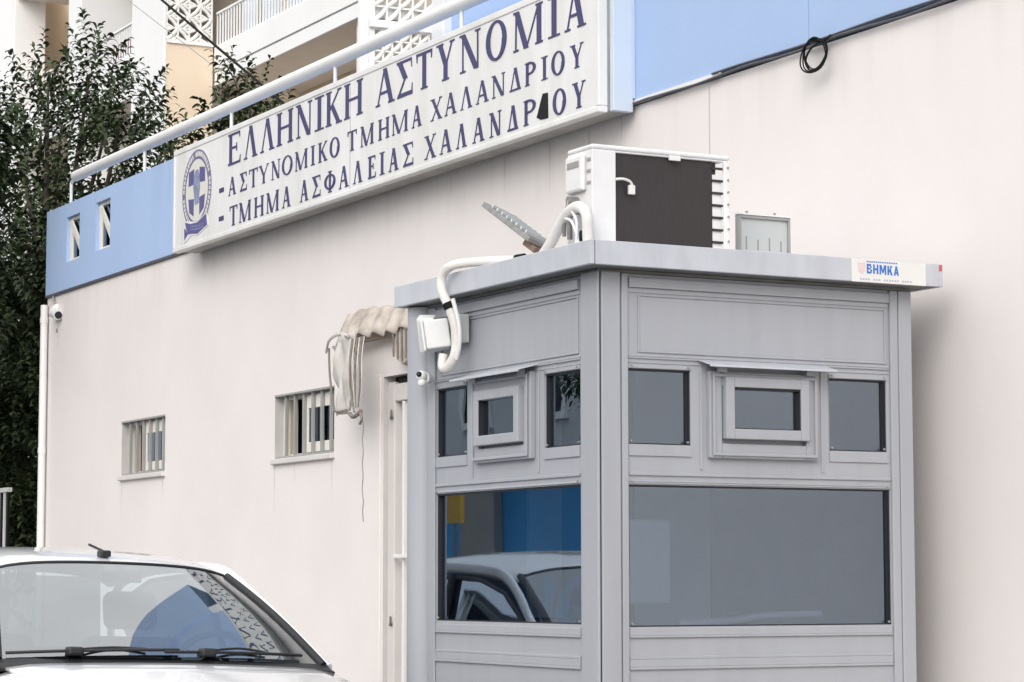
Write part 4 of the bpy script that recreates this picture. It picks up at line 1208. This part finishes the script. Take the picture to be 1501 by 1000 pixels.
# overhead cables
def sag(p, q, s, n=14):
    p, q = Vector(p), Vector(q)
    return [p.lerp(q, i / n) - Vector((0, 0, s * 4 * (i / n) * (1 - i / n))) for i in range(n + 1)]
ob = MB().tube(sag((-30.57, 9.00, 10.38), (-21.49, 9.00, 5.80), 0.02), 0.0135, 8).build('overhead_cable', M['cable_black'])
tag(ob, 'thick black overhead cable slanting down to the handrail in front of the balconies', 'cable')
og = MB().tube(sag((-37.41, 10.50, 12.11), (-26.41, 10.50, 6.98), 0.02), 0.006, 6).build('overhead_wire', M['cable_grey'])
tag(og, 'thin grey overhead wire slanting across the white pier left of the black cable', 'wire')

# ------------------------------------------------------------------ trees
def leafy(name, mat_, parent, lobes, density, leaf=(0.12, 0.17), wid=0.042, up_bias=0.55, seed=3, interior=0.35):
    """shoots spread through each lobe, every shoot carrying two ranks of arching leaves"""
    r = random.Random(seed)
    V, F = [], []
    def leaf_at(p, dirv, ln):
        dirv = dirv.normalized()
        side = dirv.cross(Vector((0, 0, 1)))
        if side.length < 0.1: side = Vector((1, 0, 0))
        side.normalize()
        side = (side + Vector((0, 0, r.uniform(-0.6, 0.6)))).normalized()
        o = len(V)
        q = Vector(p)
        dv = Vector(dirv)
        w = wid * r.uniform(0.8, 1.2)
        prof = (0.22, 0.9, 1.0, 0.7, 0.06)
        for k in range(5):
            V.append(tuple(q - side * w * 0.5 * prof[k]))
            V.append(tuple(q + side * w * 0.5 * prof[k]))
            q = q + dv * (ln / 4)
            dv = (dv + Vector((0, 0, -0.50))).normalized()
        for k in range(4):
            F.append((o + 2 * k, o + 2 * k + 1, o + 2 * k + 3, o + 2 * k + 2))
    for (c, rad) in lobes:
        c = Vector(c)
        n = int(density * rad ** 2 * 60)
        for _ in range(n):
            d = Vector((r.gauss(0, 1), r.gauss(0, 1), r.gauss(0, 1))).normalized()
            rr = rad * (r.random() ** interior)
            p = c + d * rr * 0.85
            ax = (d * 0.40 + Vector((r.uniform(-.25, .25), r.uniform(-.25, .25), up_bias))).normalized()
            L = r.uniform(0.24, 0.50) * min(1, 0.45 + rad * 0.6)
            k = max(6, int(L / 0.028))
            ph = r.random() * 6.28
            a = ax.orthogonal().normalized()
            b = ax.cross(a)
            for i in range(k):
                t = i / (k - 1)
                q = p + ax * (L * t)
                an = ph + (math.pi if i % 2 else 0) + r.uniform(-0.5, 0.5) + 0.5 * t
                out = a * math.cos(an) + b * math.sin(an)
                dv = out * (1 - 0.5 * t) + ax * (0.45 + 0.6 * t)
                leaf_at(q, dv, r.uniform(*leaf) * (1 - 0.35 * t))
    me = bpy.data.meshes.new(name)
    me.from_pydata(V, [], F)
    me.materials.append(mat_)
    me.polygons.foreach_set('use_smooth', [True] * len(F))
    me.update()
    o = bpy.data.objects.new(name, me)
    COL.objects.link(o)
    o.parent = parent
    o.matrix_parent_inverse = Matrix.Translation(parent.location).inverted()
    return o
def trunk(parent, base, tips, r0):
    m = MB()
    fork = Vector(base) + Vector((0.05, 0, 1.6))
    m.tube(spline([base, tuple(Vector(base) + Vector((0.04, 0.03, 0.8))), tuple(fork)], 5), r0, 10, r_end=r0 * 0.75)
    for t in tips:
        mid = fork.lerp(Vector(t), 0.5) + Vector((rng.uniform(-.2, .2), rng.uniform(-.2, .2), 0.15))
        m.tube(spline([tuple(fork), tuple(mid), t], 6), r0 * 0.5, 8, r_end=0.012)
    m.build('trunk', M['bark'], parent)

t1 = thing('leafy_tree', 'large dark leafy tree at the left end of the police station', 'tree', (-27.2, 8.7, 0), None)
lob = [((-27.70, 8.6, 7.10), 0.46), ((-27.5, 8.7, 6.6), 0.5), ((-29.3, 8.7, 6.85), 0.60), ((-26.2, 8.6, 6.95), 0.50), ((-25.8, 8.7, 6.45), 0.55), ((-24.85, 8.5, 6.2), 0.48), ((-24.0, 8.7, 5.95), 0.34), ((-23.7, 8.6, 5.55), 0.42),
       ((-27.0, 8.7, 5.9), 0.95), ((-29.6, 8.9, 5.6), 1.0), ((-25.5, 8.8, 5.6), 0.80), ((-31.5, 8.6, 6.2), 0.9)]
lob_low = [((-28.4, 8.5, 4.6), 1.0), ((-26.6, 8.7, 4.7), 0.95), ((-24.8, 8.7, 4.7), 0.7), ((-28.2, 8.5, 3.3), 0.9), ((-26.8, 8.8, 3.4), 0.85), ((-30.2, 9.0, 3.8), 1.1), ((-28.6, 8.5, 2.2), 0.8), ((-27.3, 8.6, 1.9), 0.75),
           ((-30.2, 8.8, 2.3), 0.9), ((-24.4, 5.4, 4.9), 1.0), ((-24.2, 5.3, 3.6), 0.9), ((-25.2, 5.6, 6.0), 0.9), ((-22.75, 5.85, 4.5), 0.5), ((-22.8, 5.9, 3.8), 0.45), ((-22.55, 6.3, 4.9), 0.45), ((-22.5, 6.25, 4.3), 0.45), ((-22.5, 6.2, 3.7), 0.4), ((-22.7, 6.45, 5.4), 0.4), ((-21.7, 5.55, 4.7), 0.6), ((-21.8, 5.45, 5.5), 0.6), ((-22.2, 5.5, 3.9), 0.6), ((-22.6, 5.3, 6.2), 0.7)]
leafy('crown', M['leaf'], t1, lob, 2.1, seed=5)
leafy('low_crown', M['leaf'], t1, lob_low, 5.0, leaf=(0.13, 0.18), wid=0.055, seed=6, interior=0.6)
leafy('street_side_bough', M['leaf'], t1, [((-21.75, 5.6, 4.5), 0.55), ((-21.8, 5.5, 5.3), 0.6), ((-22.2, 5.6, 3.8), 0.55), ((-22.0, 5.3, 6.1), 0.6)], 9, leaf=(0.14, 0.2), wid=0.06, seed=31, interior=0.8)
trunk(t1, (-27.6, 8.7, 0), [l[0] for l in lob[:9]], 0.16)
t2 = thing('small_leafy_tree', 'smaller dark leafy treetop showing behind the white handrail', 'tree', (-24.2, 9.6, 0))
lob2 = [((-24.35, 9.5, 6.15), 0.36), ((-24.0, 9.6, 6.25), 0.36), ((-23.55, 9.5, 6.05), 0.34), ((-24.5, 9.6, 5.75), 0.38), ((-23.9, 9.5, 5.7), 0.5), ((-23.2, 9.6, 5.75), 0.32), ((-23.9, 9.6, 4.8), 0.7)]
leafy('crown', M['leaf'], t2, lob2, 3.0, seed=9)
tw = MB()
tw.tube(spline([(-23.9, 9.5, 6.2), (-24.15, 9.5, 6.55), (-24.5, 9.5, 6.86)]), 0.012, 6, r_end=0.005)
tw.tube(spline([(-23.2, 9.5, 5.5), (-22.85, 9.5, 5.9), (-22.6, 9.5, 6.1)]), 0.014, 6, r_end=0.006)
tw.build('twig', M['bark'], t2)
leafy('twig_leaves', M['leaf'], t2, [((-24.42, 9.5, 6.70), 0.10), ((-22.7, 9.5, 5.95), 0.09)], 9, seed=4)
trunk(t2, (-24.0, 9.6, 0), [l[0] for l in lob2[:6]], 0.09)
hg = thing('dense_tree', 'dense near black bushy tree filling the gap behind the large tree', 'tree', (-33.0, 11.5, 0))
lobh = [((-33.6, 11.2, 1.8), 1.3), ((-36.2, 11.3, 1.9), 1.4), ((-34.6, 11.3, 3.4), 1.5), ((-37.2, 11.4, 3.6), 1.4), ((-33.2, 11.2, 4.3), 1.2), ((-31.4, 11.2, 3.2), 1.2), ((-31.6, 11.2, 1.5), 1.2), ((-35.6, 11.3, 5.2), 1.3)]
leafy('crown', M['leaf'], hg, lobh, 0.8, leaf=(0.16, 0.24), wid=0.09, seed=12, interior=0.6)
trunk(hg, (-34.0, 11.5, 0), [l[0] for l in lobh[2:6]], 0.14)

# garden fence at the far left
gf = thing('garden_fence', 'white topped fence with dark bars at the left edge in front of the tree', 'fence', (-26.0, 7.3, 0))
MB().box(-28.6, -24.53, 7.27, 7.32, 2.315, 2.36).build('top_rail', M['white_paint'], gf, bevel=0.005)
m = MB()
for i in range(20):
    x = -28.5 + i * 0.2
    m.box(x, x + 0.045, 7.28, 7.31, 0.1, 2.314)
m.build('white_bars', M['white_paint'], gf)
m = MB()
for i in range(20):
    x = -28.42 + i * 0.2
    m.box(x, x + 0.06, 7.285, 7.305, 0.1, 2.313)
m.build('dark_bars', M['cable_black'], gf)

# ------------------------------------------------------------------ white car parked by the kerb
CX, CYC = -11.0, 3.645
car = thing('white_hatchback', 'white hatchback parked by the kerb with its bonnet towards the viewer', 'car', (CX, CYC, 0))
def lerp_tab(tab, x):
    if x <= tab[0][0]: return tab[0][1:]
    for a_, b_ in zip(tab, tab[1:]):
        if x <= b_[0]:
            t = (x - a_[0]) / (b_[0] - a_[0])
            return tuple(p + (q - p) * t for p, q in zip(a_[1:], b_[1:]))
    return tab[-1][1:]
cparts = []
def cb_(mb, name, m, parent=None, **k):
    o = mb.build(name, m, None, **k)
    o.parent = parent or car
    cparts.append(o)
    return o
# table: x, half width, top z at centre
tab = [(-1.98, 0.62, 0.86), (-1.90, 0.74, 0.93), (-1.7, 0.80, 0.97), (-1.0, 0.83, 0.97), (0.0, 0.835, 0.965), (0.9, 0.825, 0.985), (1.02, 0.815, 1.045), (1.25, 0.805, 1.015),
       (1.5, 0.78, 0.965), (1.7, 0.74, 0.90), (1.84, 0.68, 0.80), (1.93, 0.60, 0.66), (1.96, 0.56, 0.5)]
xs_ = [-1.98, -1.94, -1.88, -1.7, -1.4, -1.0, -0.5, 0, 0.5, 0.85, 0.93, 1.0, 1.1, 1.25, 1.4, 1.55, 1.68, 1.78, 1.86, 1.92, 1.96]
def section(x):
    hw_, zt = lerp_tab(tab, x)
    cab = -1.72 < x < 0.92
    zs_ = 0.26
    if cab:
        half = [(0, 0.45), (0.5, 0.45), (0.70, 0.46), (hw_ - 0.085, zt - 0.03), (hw_ - 0.04, zt - 0.01), (hw_, zt - 0.09), (hw_ + 0.02, 0.70), (hw_ + 0.015, 0.45), (hw_ - 0.04, zs_)]
    else:
        half = [(0, zt + 0.02), (hw_ * 0.4, zt + 0.014), (hw_ * 0.7, zt + 0.006), (hw_ * 0.86, zt - 0.006), (hw_ * 0.95, zt - 0.03), (hw_ * 1.0, zt - 0.09 if zt > 0.75 else zt * 0.85), (hw_ + 0.02, min(0.70, zt * 0.72)),
                (hw_ + 0.015, min(0.45, zt * 0.55)), (hw_ - 0.04, zs_)]
    return [(-y_, z_) for y_, z_ in half[::-1]] + half[1:]
mb = MB()
for i, (xa, xb_) in enumerate(zip(xs_, xs_[1:])):
    A, B = section(xa), section(xb_)
    n_ = len(A)
    for j in range(n_ - 1):
        inner = 5 <= j <= n_ - 7 and xa > -1.95 and xb_ < 1.02
        mb.k = 1 if (inner and -1.72 < (xa + xb_) / 2 < 0.99) else 0
        mb.add([(xa, *A[j]), (xa, *A[j + 1]), (xb_, *B[j + 1]), (xb_, *B[j])], [(0, 1, 2, 3)], mb.k == 0)
mb.k = 0
for x in (xs_[0], xs_[-1]):
    A = section(x)
    mb.add([(x, *p) for p in A], [tuple(range(len(A)))])
me_body = cb_(mb, 'body', [M['car_paint'], M['car_dash']])
md = me_body.modifiers.new('weld', 'WELD'); md.merge_threshold = 0.001
# bonnet panel, 5 mm above the body
def bon(x, s):
    hw_, zt = lerp_tab(tab, x)
    y_ = s * (0.72 - 0.08 * max(0, (x - 1.0)) - 0.10 * max(0, x - 1.5))
    q = abs(y_) / hw_
    z = zt + 0.030 - 0.012 * (q / 0.7) ** 2 - (0.02 * max(0, q - 0.75) / 0.2 if q > 0.75 else 0)
    return (x - 0.07 * s * s * (1 if x < 1.2 else max(0, 1 - (x - 1.2) * 2)), y_, z)
P = [[bon(1.085 + 0.72 * i / 12, -1 + 2 * j / 16) for j in range(17)] for i in range(13)]
bo_ = cb_(MB().grid(P), 'bonnet', M['car_paint'], solid=0.012)
for y_ in (-0.16, 0.20):
    cb_(MB().ball((1.16, y_, lerp_tab(tab, 1.16)[1] + 0.029), 0.010, 6, 0.6), 'washer_jet', M['car_black'], bo_)
# windscreen and roof surfaces
def ws(u, v):     # u -1..1 across, v 0 base .. 1 header
    hb, ht = 0.70, 0.530
    hw_ = hb + (ht - hb) * v
    y_ = u * hw_
    x = 1.045 - 0.80 * v - (0.13 - 0.06 * v) * u * u
    z = 1.078 + 0.40 * v + 0.020 * math.sin(math.pi * v) + 0.018 * (1 - u * u) - 0.022 * v * u ** 6
    return (x, y_, z)
cb_(MB().grid([[ws(-1 + 2 * j / 20, i / 10) for j in range(21)] for i in range(11)]), 'windscreen', M['car_glass'])
rtab = [(0.25, 0.53, 1.484), (0.10, 0.555, 1.517), (-0.2, 0.58, 1.55), (-0.6, 0.59, 1.566), (-1.0, 0.585, 1.555), (-1.35, 0.565, 1.52), (-1.55, 0.545, 1.47)]
def rf_(i, u):
    x, hw_, zc = rtab[i]
    xx = x - 0.07 * u * u * (1 if i == 0 else max(0, 1 - i / 3))
    if abs(u) <= 1:
        return (xx, u * hw_, zc + 0.012 - 0.022 * u * u - 0.026 * u ** 6)
    s = 1 if u > 0 else -1
    return (xx, s * (hw_ + 0.035), zc - 0.075)
us_ = [-1.2] + [-1 + 2 * j / 18 for j in range(19)] + [1.2]
mb = MB().grid([[rf_(i, u) for u in us_] for i in range(7)])
rfm = cb_(mb, 'roof', M['car_paint'], solid=0.02)
md = rfm.modifiers.new('sub', 'SUBSURF'); md.levels = 2; md.render_levels = 2
# black header line and pillar trims
cb_(MB().tube([ws(-1 + 2 * j / 20, 1.0) for j in range(21)], 0.007, 6), 'header_seal', M['car_black'])
cw = MB()
P = [[(1.12 - 0.12 * u * u + dx, u * 0.735, 1.062 + dz - 0.012 * u * u) for u in [-1 + j / 10 for j in range(21)]] for dx, dz in ((0.0, 0.0), (-0.05, 0.012), (-0.09, 0.03))]
cw.grid(P)
cb_(cw, 'cowl', M['car_black'], solid=0.02)
for s in (-1, 1):
    ap_ = [ws(s, v / 8) for v in range(9)]
    cb_(MB().tube([(p[0] + 0.0, p[1] + s * 0.016, p[2] - 0.002) for p in ap_], 0.017, 8), 'pillar_trim', M['car_black'])
    cb_(MB().tube(spline([(0.86, s * 0.762, 1.055), (0.55, s * 0.69, 1.235), (0.16, s * 0.60, 1.435), (-0.10, s * 0.605, 1.487), (-0.6, s * 0.622, 1.505), (-1.1, s * 0.615, 1.485), (-1.5, s * 0.60, 1.39), (-1.78, s * 0.68, 1.08), (-1.82, s * 0.74, 0.95)], 6),
                  0.030, 10, flat=0.7), 'roof_pillar', M['car_paint'])
    # side glass: quad strips between rail and belt
    rail = [(0.80, 0.745, 1.06), (0.5, 0.69, 1.225), (0.2, 0.635, 1.375), (-0.1, 0.625, 1.445), (-0.6, 0.64, 1.465), (-1.1, 0.63, 1.44), (-1.42, 0.63, 1.36), (-1.55, 0.66, 1.2)]
    P = [[(x, s * y_, z) for x, y_, z in rail], [(x, s * 0.775, 0.965) for x, _, _ in rail]]
    cb_(MB().grid(P), 'side_window', M['car_side_glass'])
    cb_(MB().tube([(x, s * (y_ + 0.008), z) for x, y_, z in rail], 0.012, 6), 'window_seal', M['car_black'])
    cb_(MB().tube([(-0.32, s * 0.785, 0.95), (-0.36, s * 0.645, 1.47)], 0.036, 6, flat=0.4), 'centre_pillar', M['car_black'])
    cb_(MB().tube([(0.85, s * 0.785, 0.975), (-1.55, s * 0.785, 0.975)], 0.013, 6), 'belt_seal', M['car_black'])
    hl = MB().ball((1.70, s * 0.60, 0.74), 0.13, 10, 0.75)
    cb_(hl, 'headlight', M['lamp_clear'])
    cb_(MB().ball((-1.86, s * 0.66, 0.86), 0.12, 10, 1.2), 'tail_light', M['lamp_red'])
    dl = MB()
    for xa in (0.82, -0.34, -1.35):
        dl.box(xa - 0.003, xa + 0.003, s * 0.80, s * 0.8575, 0.30, 0.90)
    cb_(dl, 'door_gap', M['car_black'])
    dh = MB().tube([(-0.15, s * 0.853, 0.84), (-0.18, s * 0.872, 0.845), (-0.30, s * 0.872, 0.845), (-0.33, s * 0.853, 0.84)], 0.014, 8)
    cb_(dh, 'door_handle', M['car_paint'])
    for xw in (1.18, -1.22):
        tmb = MB()
        ring_ = [(xw + 0.245 * math.cos(k * math.pi / 14), s * 0.80, 0.30 + 0.245 * math.sin(k * math.pi / 14)) for k in range(29)]
        tmb.tube(ring_, 0.062, 10, cap=False)
        wh = cb_(tmb, 'wheel', M['tyre'])
        rm = MB().tube([(xw, s * 0.79, 0.30), (xw, s * 0.835, 0.30)], 0.20, 20)
        cb_(rm, 'rim', M['wheel_grey'], wh)
        cb_(MB().tube([(xw, s * 0.838, 0.30), (xw, s * 0.852, 0.30)], 0.33, 24), 'wheel_arch', M['car_black'], wh)
P = [[(-1.56 - 0.24 * v, (-1 + 2 * j / 8) * (0.53 + 0.10 * v), 1.455 - 0.42 * v) for j in range(9)] for v in (0, 0.5, 1)]
cb_(MB().grid(P), 'rear_window', M['car_side_glass'])
# wipers
for (x0, y0, y1, hub) in ((1.07, -0.69, 0.02, -0.42), (1.09, -0.05, 0.62, 0.14)):
    wm = MB()
    pts = []
    for k in range(9):
        t = k / 8
        y_ = y0 + (y1 - y0) * t
        u = y_ / 0.70
        p = ws(u, 0.03 + 0.02 * t)
        pts.append((p[0] + 0.012, p[1], p[2] + 0.012))
    wm.tube(pts, 0.0065, 6)
    wp = cb_(wm, 'wiper', M['car_black'])
    u = hub / 0.70
    p = ws(u, 0.03)
    cb_(MB().box(p[0] - 0.02, p[0] + 0.04, hub - 0.035, hub + 0.035, p[2] - 0.005, p[2] + 0.032), 'wiper_hub', M['car_black'], wp, bevel=0.012)
    q = ws((hub + 0.30) / 0.70, 0.05)
    cb_(MB().tube(spline([(p[0], hub + 0.02, p[2] + 0.022), ((p[0] + q[0]) / 2 - 0.02, hub + 0.17, p[2] + 0.032), (q[0], q[1], q[2] + 0.014)]), 0.005, 6), 'wiper_arm', M['car_black'], wp)
# antenna
an_ = cb_(MB().box(0.10, 0.16, -0.05, 0.0, 1.522, 1.552), 'antenna', M['car_black'], bevel=0.008)
cb_(MB().tube([(0.12, -0.03, 1.55), (0.02, -0.06, 1.578)], 0.006, 6), 'antenna_whip', M['car_black'], an_)
# interior
di = MB()
P = [[(0.98 - 0.40 * t, u * 0.70, 1.045 + 0.03 * math.sin(t * 3.1) - (0.03 * t)) for u in [-1 + j / 8 for j in range(17)]] for t in (0, 0.3, 0.6, 1.0)]
di.grid(P)
di.grid([[(0.58, u * 0.70, z) for u in (-1, 0, 1)] for z in (1.015, 0.6)])
cb_(di, 'dashboard', M['car_dash'], solid=0.01)
sw_ = MB()
c_ = Vector((0.50, 0.36, 1.04))
nrm = Vector((-0.85, 0, 0.5)).normalized()
a_ = Vector((0, 1, 0)); b_ = nrm.cross(a_)
sw_.tube([c_ + a_ * 0.185 * math.cos(k * math.pi / 16) + b_ * 0.185 * math.sin(k * math.pi / 16) for k in range(33)], 0.016, 8, cap=False)
swo = cb_(sw_, 'steering_wheel', M['panel_grey'])
cb_(MB().tube([c_ - a_ * 0.18, c_ + a_ * 0.18], 0.022, 8).tube([c_, c_ + b_ * 0.17], 0.018, 8).ball(tuple(c_), 0.06, 8), 'wheel_spokes', M['car_seat'], swo)
for y_ in (-0.36, 0.36):
    st_ = MB()
    st_.box(-0.42, 0.10, y_ - 0.24, y_ + 0.24, 0.45, 0.62)
    mt = Matrix.Translation((-0.42, y_, 0.60)) @ Matrix.Rotation(R(-14), 4, 'Y')
    st_.box(-0.07, 0.06, -0.24, 0.24, 0, 0.58, mt)
    so_ = cb_(st_, 'front_seat', M['car_seat'], bevel=0.05, seg=3)
    cb_(MB().box(-0.05, 0.05, -0.13, 0.13, 0.62, 0.80, mt), 'headrest', M['car_seat'], so_, bevel=0.04, seg=3)
cb_(MB().box(-1.40, -1.22, -0.62, 0.62, 0.6, 1.10).box(-1.22, -0.85, -0.62, 0.62, 0.45, 0.62), 'rear_seat', M['car_seat'], bevel=0.05, seg=3)
MBm = MB().box(0.30, 0.33, -0.09, 0.09, 1.41, 1.46)
cb_(MBm, 'rear_view_mirror', M['car_black'], bevel=0.01)
car.rotation_euler = (R(-1.8), 0, 0)

# ------------------------------------------------------------------ across the street (seen mirrored in the booth glass)
op = thing('shop_building', 'blue fronted shop building across the street mirrored in the booth window', 'building', (-36, -10, 0))
MB().box(-60, -20, -14, -9.02, 0, 3.35).build('shop_wall', M['opp_blue'], op)
MB().box(-60, -20, -14, -8.7, 3.355, 6.3).build('upper_wall', M['opp_wall'], op)
for i in range(15):
    x = -56 + i * 2.35
    w_ = MB()
    w_.box(x, x + 0.12, -8.70, -8.62, 3.9, 5.7).box(x + 1.1, x + 1.22, -8.70, -8.62, 3.9, 5.7).box(x + 0.12, x + 1.1, -8.70, -8.62, 5.58, 5.7).box(x + 0.12, x + 1.1, -8.70, -8.62, 3.9, 4.02)
    wi = w_.build('window', M['apt_white'], op)
    MB().box(x + 0.12, x + 1.1, -8.69, -8.66, 4.02, 5.58).build('window_pane', M['cable_black'], wi)
for x in (-43.4, -37.46, -30.6):
    MB().box(x, x + 1.2, -9.01, -8.75, 0, 3.34).build('pillar', M['opp_pillar'], op)
ys = thing('yellow_board', 'yellow board on a pole across the street mirrored in the booth window', 'sign', (-30, -4, 0))
MB().box(-30.35, -29.82, -5.0, -4.95, 2.2, 2.9).build('board', M['yellow'], ys)
MB().tube([(-30.2, -5.04, 0), (-30.2, -5.04, 2.9)], 0.03, 8).build('pole', M['steel'], ys)
ot = thing('orange_tree', 'dark green orange tree across the street mirrored in the small booth window', 'tree', (-25.2, -4.1, 0))
lobo = [((-24.9, -4.0, 3.75), 0.60), ((-24.9, -4.2, 4.3), 0.6), ((-24.2, -4.2, 3.6), 0.6), ((-24.5, -4.1, 3.2), 0.45)]
leafy('crown', M['leaf_orange'], ot, lobo, 2.6, seed=21)
trunk(ot, (-24.0, -4.1, 0), [l[0] for l in lobo], 0.07)
for p in ((-24.6, -3.5, 3.75), (-25.2, -3.45, 3.5), (-24.8, -3.5, 3.3)):
    MB().ball(p, 0.04, 8).build('fruit', M['orange_fruit'], ot)
